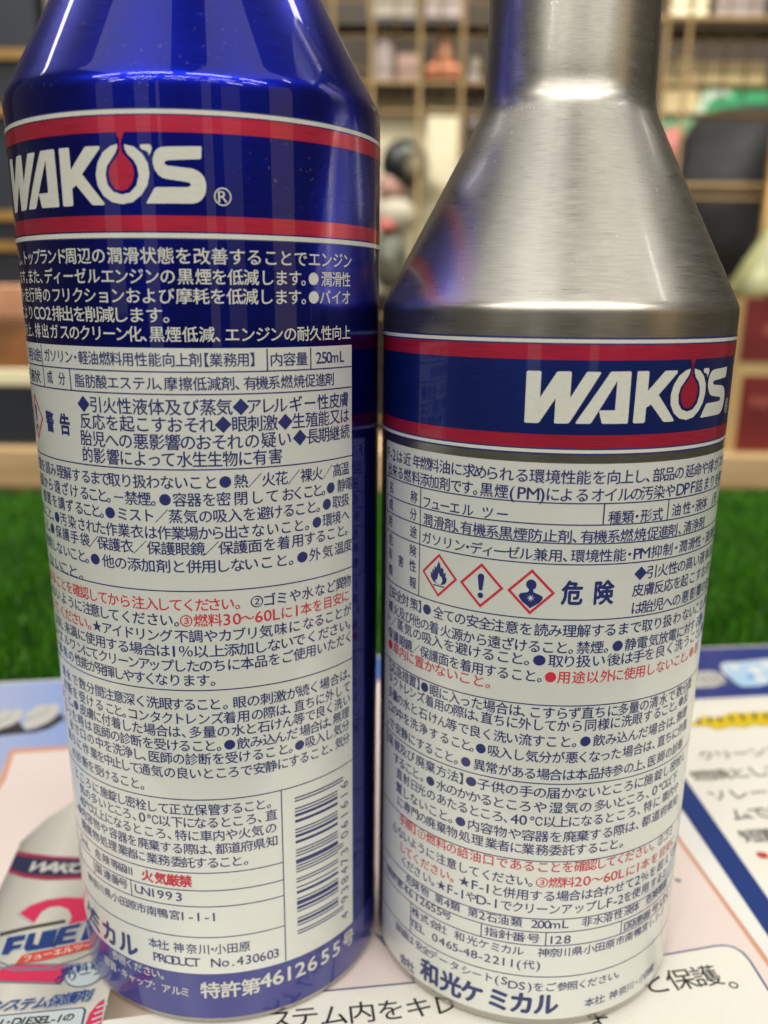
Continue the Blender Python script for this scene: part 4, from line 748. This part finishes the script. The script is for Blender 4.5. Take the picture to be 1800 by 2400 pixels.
for z in (57.1, 44.5, 31.3, 21.0, 18.6, 16.1, 10.2): rule(lab, -34.8, 45, z)
vrule(lab, -34.4, 70.15, 86.65); vrule(lab, -23.85, 70.15, 86.65); vrule(lab, 3.4, 83.7, 86.65); vrule(lab, 13.5, 83.7, 86.65); vrule(lab, 29.5, 83.7, 86.65)
vrule(lab, -10.4, 16.1, 18.6); vrule(lab, -.3, 16.1, 18.6); vrule(lab, 12.6, 16.1, 18.6); vrule(lab, -24.2, 10.2, 16.1)
diamond(lab, -19.85, 74.28, 'flame'); diamond(lab, -12.82, 74.1, 'ex'); diamond(lab, -5.72, 74.0, 'man')
poly_wrap('flame_icon', [[(-19.92, 76.45), (-19.62, 75.97), (-19.47, 75.35), (-19.24, 75.63), (-18.98, 75.29), (-18.97, 74.72), (-18.55, 74.95), (-18.66, 74.21), (-18.38, 74.24), (-18.41, 73.61), (-18.73, 73.16), (-19.29, 72.95), (-20.02, 72.92), (-20.88, 73.2), (-21.35, 73.74), (-21.38, 74.6), (-21.09, 74.27), (-21.05, 75.15), (-20.73, 74.82), (-20.64, 75.61), (-20.35, 75.35), (-20.15, 75.8)]], 26.574, M['navy_ink'], lab)
poly_wrap('flame_core', [[(-19.83, 74.74), (-19.59, 74.2), (-19.28, 74.15), (-19.14, 73.56), (-19.39, 73.02), (-19.84, 72.95), (-20.16, 73.02), (-20.46, 73.42), (-20.1, 73.66)]], 26.578, M['white_ink'], lab)
strip_wrap('flame_bar', -20.85, -18.8, 72.6, 72.78, 26.574, M['navy_ink'], lab)
exclam(lab, -12.85, 74.1)
poly_wrap('figure_icon', [[(-6.03, 74.4), (-6.02, 74.15), (-6.1, 73.98), (-7.2, 73.7), (-7.4, 73.3), (-6.91, 72.54), (-6.3, 72.1), (-5.73, 71.62), (-4.49, 72.5), (-4.05, 73.12), (-4.15, 73.5), (-5.35, 73.98), (-5.42, 74.15), (-5.4, 74.4), (-5.1, 74.6), (-5.0, 75.1), (-5.15, 75.5), (-5.45, 75.75), (-5.75, 75.82), (-6.1, 75.72), (-6.4, 75.4), (-6.45, 75.0), (-6.3, 74.65)]], 26.574, M['navy_ink'], lab)
poly_wrap('burst_icon', [[(-5.73 + (.62 if k % 2 == 0 else .17) * math.cos(k * math.pi / 8 + .2), 73.12 + (.62 if k % 2 == 0 else .17) * math.sin(k * math.pi / 8 + .2)) for k in range(16)]], 26.578, M['white_ink'], lab)

# ---------------------------------------------------------------- blurred shop background
def cyl_between(bm, p, q, r, seg=12):
    p, q = Vector(p) * MM, Vector(q) * MM; d = q - p
    rr = bmesh.ops.create_cone(bm, cap_ends=True, segments=seg, radius1=r * MM, radius2=r * MM, depth=d.length)
    mt = Matrix.Translation((p + q) / 2) @ d.to_track_quat('Z', 'Y').to_matrix().to_4x4()
    bmesh.ops.transform(bm, matrix=mt, verts=rr['verts'])
brass = simple('brass_wire', (.15, .095, .03), .45, .3, 0, .15)
brass2 = simple('brass_post', (.30, .17, .045), .4, .3, 0, .15)
grid = thing('wire_grid_panel', 'brass coloured wire grid panel standing behind the turf table', 'wire grid', (0, 1.1, 0))
for x in (-357, -300, -240, -180, -120, -60, -18, 34, 80, 120, 170, 235, 299, 323):
    bm = bmesh.new(); cyl_between(bm, (x, 1100, -740), (x, 1100, 520), 2.6); on(bm_obj('upright_wire', bm, brass, smooth=True), grid)
for z, r_, x0, x1 in ((455, 3.5, -520, 520), (400, 5, 200, 520), (398, 4, -520, -200), (336, 3.5, -520, 520), (307, 3, -520, 520), (234, 5, 250, 520), (222, 3, 250, 520), (234, 5, -520, -250), (150, 3, -520, -250), (90, 3, -520, 520), (-30, 3, -520, 520)):
    bm = bmesh.new(); cyl_between(bm, (x0, 1105, z), (x1, 1105, z), r_); on(bm_obj('cross_wire', bm, brass, smooth=True), grid)
for x in (8, 57, 101, 128, 345, 368, 392, -385, -330):
    bm = bmesh.new(); cyl_between(bm, (x, 1112, 322 if x > -100 else -740), (x, 1112, 520), 1.3); on(bm_obj('thin_wire', bm, brass, smooth=True), grid)
for z in (352, 384, 418, 432, 470):
    bm = bmesh.new(); cyl_between(bm, (-520, 1115, z), (520, 1115, z), 1.4); on(bm_obj('thin_wire', bm, brass, smooth=True), grid)
for x in (-450, 432):
    bm = bmesh.new(); cyl_between(bm, (x, 1100, -740), (x, 1100, 520), 7, 20); on(bm_obj('frame_post', bm, brass2, smooth=True), grid)
c_cream = simple('cream_card', (.74, .68, .45), .6, var=.05, scale=8); c_tan = simple('tan_card', (.46, .33, .14), .6, var=.06, scale=8)
c_brown = simple('dark_brown_slats', (.022, .013, .005), .6); c_lilac = simple('lilac_plastic', (.27, .22, .20), .5)
c_pinkb = simple('dusty_pink', (.27, .17, .13), .6); c_peach = simple('peach', (.52, .25, .13), .6); c_orange = simple('orange', (.46, .15, .07), .6)
c_black = simple('black_rubber', (.004, .004, .004), .7); c_tyre = simple('dark_grey_rubber', (.02, .02, .021), .6); c_white = simple('off_white', (.50, .46, .35), .5)
c_green = simple('green_print', (.02, .25, .09), .5); c_pgreen = simple('pale_green_print', (.16, .33, .17), .5); c_red = simple('red_poster', (.14, .006, .005), .55, var=.2)
c_rose = simple('rose', (.55, .14, .12), .5); c_navyc = simple('navy_cabinet', (.008, .012, .022), .5); c_olive = simple('olive_board', (.16, .145, .09), .7)
c_grey = simple('grey_green_foil', (.14, .145, .11), .35, .3, var=.5, scale=60); c_gbeige = simple('greyish_board', (.22, .20, .155), .6)
rack = thing('shop_shelf', 'dark brown shelf carrying small packs behind the wire grid between the bottle necks', 'shelf', (.05, 1.35, .37))
on(box('shelf_board', -330, 180, 1290, 1338, 368, 378, c_brown), rack)
for k, z in enumerate(range(392, 520, 14)): on(box('slat', -330, 345, 1425, 1431, z, z + 9, c_brown), rack)
for x in (-330, 340): on(box('shelf_side', x, x + 10, 1290, 1424, -740, 540, c_brown), rack)
on(box('shelf_board', -330, 600, 1290, 1338, 440, 449, c_brown), rack)
for nm_, x0, x1, z1, c_, lb_ in (('grey_carton', -26, 34, 520, c_gbeige, 'greyish carton on the top shelf beside the blue bottle shoulder'), ('pale_carton', 46, 92, 505, c_lilac, 'pale lilac grey carton on the top shelf left of the silver neck'), ('cream_carton', 345, 400, 500, c_cream, 'cream carton on the top shelf right of the silver neck'), ('grey_carton', 412, 470, 515, c_lilac, 'pale grey carton on the top shelf at the right edge')):
    tag(box(nm_, x0, x1, 1295, 1336, 449.3, z1, c_, bev=2), lb_, 'carton')
def bottle_like(name, label, cat, x, y, z0, z1, r, m_, neck=.4):
    h = z1 - z0
    t = thing(name, label, cat, (x * MM, y * MM, z0 * MM))
    lathe('bottle_body', smooth_profile([(r * .95, 0), (r, 3), (r, h * .62), (r * .8, h * .74), (r * neck, h * .84)], 4), m_, t, seg=32)
    lathe('bottle_cap', [(r * neck, h * .84), (r * neck * 1.15, h * .86), (r * neck * 1.15, h), (r * .1, h)], c_white, t, seg=24)
    return t
bottle_like('shelf_bottle', 'blurred greyish lilac bottle on the dark shelf beside the blue bottle shoulder', 'bottle', -6, 1320, 378, 446, 15, c_lilac)
tag(box('shelf_pack', 11, 40, 1305, 1340, 378, 411, c_pinkb, bev=2), 'blurred dusty pink pack on the dark shelf left of the peach figure', 'pack')
pf = thing('peach_figure', 'blurred peach cone shaped ornament with orange foot on the dark shelf', 'ornament', (.072, 1.32, .378))
bm = bmesh.new(); r = bmesh.ops.create_cone(bm, cap_ends=True, segments=24, radius1=.013, radius2=.009, depth=.045); bmesh.ops.translate(bm, verts=r['verts'], vec=(0, 0, .040)); bm_obj('upper_part', bm, c_peach, pf, True)
bm = bmesh.new(); r = bmesh.ops.create_uvsphere(bm, u_segments=24, v_segments=12, radius=1); bmesh.ops.scale(bm, verts=r['verts'], vec=(.027, .016, .014)); bmesh.ops.translate(bm, verts=r['verts'], vec=(0, 0, .014)); bm_obj('foot', bm, c_orange, pf, True)
bottle_like('tall_bottle', 'blurred pale white bottle behind the silver bottle neck, tallest on the left of it', 'bottle', 114, 1330, 330, 412, 12, c_lilac)
tag(box('cream_board', -24, 101, 1339, 1346, 118.5, 367.5, c_cream, bev=1), 'large blurred cream board between the two bottles under the dark shelf', 'board')
tg = thing('hanging_tag', 'cream rounded price card hanging from the wire grid beside the silver shoulder', 'card', (.074, 1.3, .3))
bm = bmesh.new()
pts = [(52, 345), (52, 275)] + [(74 + 22 * math.cos(t), 275 + 22 * math.sin(t)) for t in np.linspace(math.pi, 2 * math.pi, 12)] + [(96, 275), (96, 345)]
f = bm.faces.new([bm.verts.new((x * MM - .074, -.002, z * MM - .3)) for x, z in pts]); r = bmesh.ops.extrude_face_region(bm, geom=[f])
for v in r['geom']:
    if isinstance(v, bmesh.types.BMVert): v.co.y = .002
bmesh.ops.recalc_face_normals(bm, faces=bm.faces); bm_obj('card', bm, simple('pale_cream_card', (.64, .58, .40), .6, var=.04), tg)
bm = bmesh.new(); cyl_between(bm, (0, 0, 44), (0, -140, 44 - 4), 1.2); bm_obj('hook', bm, brass, tg)
bl = thing('display_hat', 'round black and grey cap shaped toy behind the wire grid beside the blue bottle', 'toy', (.022, 1.3, .27))
def ball(name, c, s, m_, parent):
    bm = bmesh.new(); r = bmesh.ops.create_uvsphere(bm, u_segments=28, v_segments=16, radius=1); bmesh.ops.scale(bm, verts=r['verts'], vec=[q * MM for q in s]); bmesh.ops.translate(bm, verts=r['verts'], vec=[q * MM for q in c]); return bm_obj(name, bm, m_, parent, True)
ball('dome', (0, 0, 10), (31, 26, 31), simple('black_gloss', (.012, .014, .014), .35), bl); ball('grey_disc', (13, -18, 4), (15, 12, 16), c_olive, bl); ball('dome_highlight', (4, -24, 20), (8, 6, 9), c_grey, bl)  # the grey highlight on the dome is built as a pale ball
pk = thing('stacked_cup', 'blurred pink topped white pot with a red mark standing below the black cap', 'pot', (.008, 1.3, .135))
ball('pink_lid', (-2, 0, 118), (20, 18, 20), simple('pale_pink', (.46, .27, .22), .5), pk); ball('white_body', (3, 0, 82), (27, 24, 24), c_white, pk); ball('red_mark', (-9, -18, 68), (13, 8, 9), c_rose, pk); ball('crinkled_foot', (-4, 0, 26), (24, 20, 40), c_grey, pk)
on(box('shelf_board', -60, 120, 1270, 1330, 110, 118, c_brown), rack)
# right hand side
rs = thing('tan_carton', 'blurred tan carton with green print behind the grid at the upper right', 'carton', (.42, 1.36, .35))
c_ltan = simple('light_tan_card', (.66, .52, .27), .6, var=.05, scale=8)
on(box('carton_body', 335, 500, 1340, 1420, 318, 414, c_ltan, bev=3), rs); on(box('carton_flap', 378, 400, 1336, 1339, 395, 426, c_ltan, bev=1), rs)
on(box('pale_green_strip', 338, 428, 1332, 1335, 322, 345, c_pgreen), rs); on(box('green_strip', 418, 505, 1331, 1335, 352, 384, c_green), rs)
bm = bmesh.new()
crv = stroke([(416, 345), (414, 356), (420, 368), (434, 375), (452, 376)], 11); f = bm.faces.new([bm.verts.new((x * MM, 1.330, z * MM)) for x, z in crv]); on(bm_obj('white_swoosh', bm, simple('mint_white', (.42, .52, .40), .5)), rs)
tag(ball('rose_ball', (372, 1300, 296), (21, 18, 30), c_rose, None), 'blurred rose pink pouch behind the right slope of the silver bottle', 'pouch')
ty = thing('rubber_tyre', 'dark grey rubber tyre with black opening behind the wire grid at the right', 'tyre', (.45, 1.26, .22))
bm = bmesh.new(); seg = 48; prof = [(.055, -.05), (.09, -.055), (.118, -.045), (.125, -.02), (.125, .02), (.118, .045), (.09, .055), (.055, .05)]
rings = [[bm.verts.new((p[1], p[0] * math.sin(2 * math.pi * i / seg), p[0] * math.cos(2 * math.pi * i / seg))) for i in range(seg)] for p in prof]
for a in range(len(prof)):
    b = (a + 1) % len(prof)
    for i in range(seg): bm.faces.new((rings[a][i], rings[a][(i + 1) % seg], rings[b][(i + 1) % seg], rings[b][i]))
bmesh.ops.recalc_face_normals(bm, faces=bm.faces); o = bm_obj('tread', bm, c_tyre, ty, True); o.rotation_euler = (0, 0, R_(-38)); o.scale = (1, 1, 1.0)
tag(box('dark_case', 400, 500, 1300, 1420, 20, 240, c_black, bev=4), 'black case standing under the rubber tyre at the right', 'case')
pc = thing('pale_cone', 'translucent pale green and yellow cone shaped bottle right of the silver bottle', 'bottle', (.336, .83, .117))
lathe('cone_body', smooth_profile([(36, 0), (37, 3), (32, 16), (14, 48), (9, 62), (9, 80)], 4), simple('pale_green_plastic', (.30, .30, .14), .35, var=.4, scale=40), pc, seg=48)
rc_ = thing('red_carton', 'red carton with a tan stripe right of the silver bottle under the pale cone', 'carton', (.35, .83, -.017))
on(box('carton_body', 303.5, 400, 800.5, 860, -17, 116, c_tan), rc_)
on(box('red_panel', 304, 400, 799.5, 800.4, 62, 115, c_red), rc_); on(box('red_panel', 309, 400, 799.5, 800.4, -15, 50, c_red), rc_)
for x, z, w_, h_ in ((322, 84, 7, 9), (331, 82, 5, 12), (339, 86, 7, 8), (318, 24, 5, 9), (326, 22, 6, 11), (335, 25, 5, 9)):
    on(box('pale_mark', x, x + w_, 798.9, 799.4, z, z + h_, simple('faded_rose_print', (.30, .07, .05), .6, scale=200)), rc_)
tag(box('tan_post', 284, 301, 838, 852, -300, 125, c_tan, bev=2), 'tan wooden post between the silver bottle and the red poster', 'post')
sh2 = thing('wooden_shelf', 'pale wooden shelf beyond the turf edge at the lower right', 'shelf', (.33, .83, -.03))
on(box('plank', 120, 470, 780, 900, -46, -17, wood, bev=2), sh2)
for x in (140, 450): on(box('leg', x - 10, x + 10, 850, 880, -740, -46, wood), sh2)
sh3 = thing('wooden_shelf', 'pale wooden shelf beyond the turf edge at the lower left', 'shelf', (-.33, .83, -.03))
on(box('plank', -480, 60, 780, 900, -50, -16, wood, bev=2), sh3)
for x in (-450, 40): on(box('leg', x - 10, x + 10, 850, 880, -740, -50, wood), sh3)
tag(box('navy_crate', -470, -300, 800, 870, -16, 36, c_navyc, bev=3), 'dark navy crate on the left wooden shelf beyond the turf', 'crate')
tag(box('cream_tray', -470, -300, 798, 872, 36.2, 50, c_cream, bev=2), 'cream tray lying on the dark navy crate at the left', 'tray')
tag(box('brown_carton', -460, -302, 802, 868, 50.2, 92, simple('orange_brown_card', (.22, .085, .02), .6, var=.3), bev=2), 'orange brown carton stacked on the cream tray at the left', 'carton')
tag(box('peach_pack', -360, -306, 804, 860, 92.2, 120, c_peach, bev=3), 'small peach coloured pack on top of the brown carton at the left', 'pack')
tag(box('navy_cabinet', -560, -303, 880, 960, -16, 420, c_navyc, bev=2), 'tall dark navy cabinet behind the cartons at the left edge', 'cabinet')
for z in (306, 262, 176, 150): on(box('brass_rail', -560, -302, 874, 879, z, z + 8, brass2), bpy.data.objects['navy_cabinet'])
tag(box('grey_board', -297, -250, 890, 900, -16, 400, c_gbeige), 'greyish beige upright board beside the navy cabinet behind the blue shoulder', 'board')
for ob in list(_curves.values()): bpy.data.objects.remove(ob)
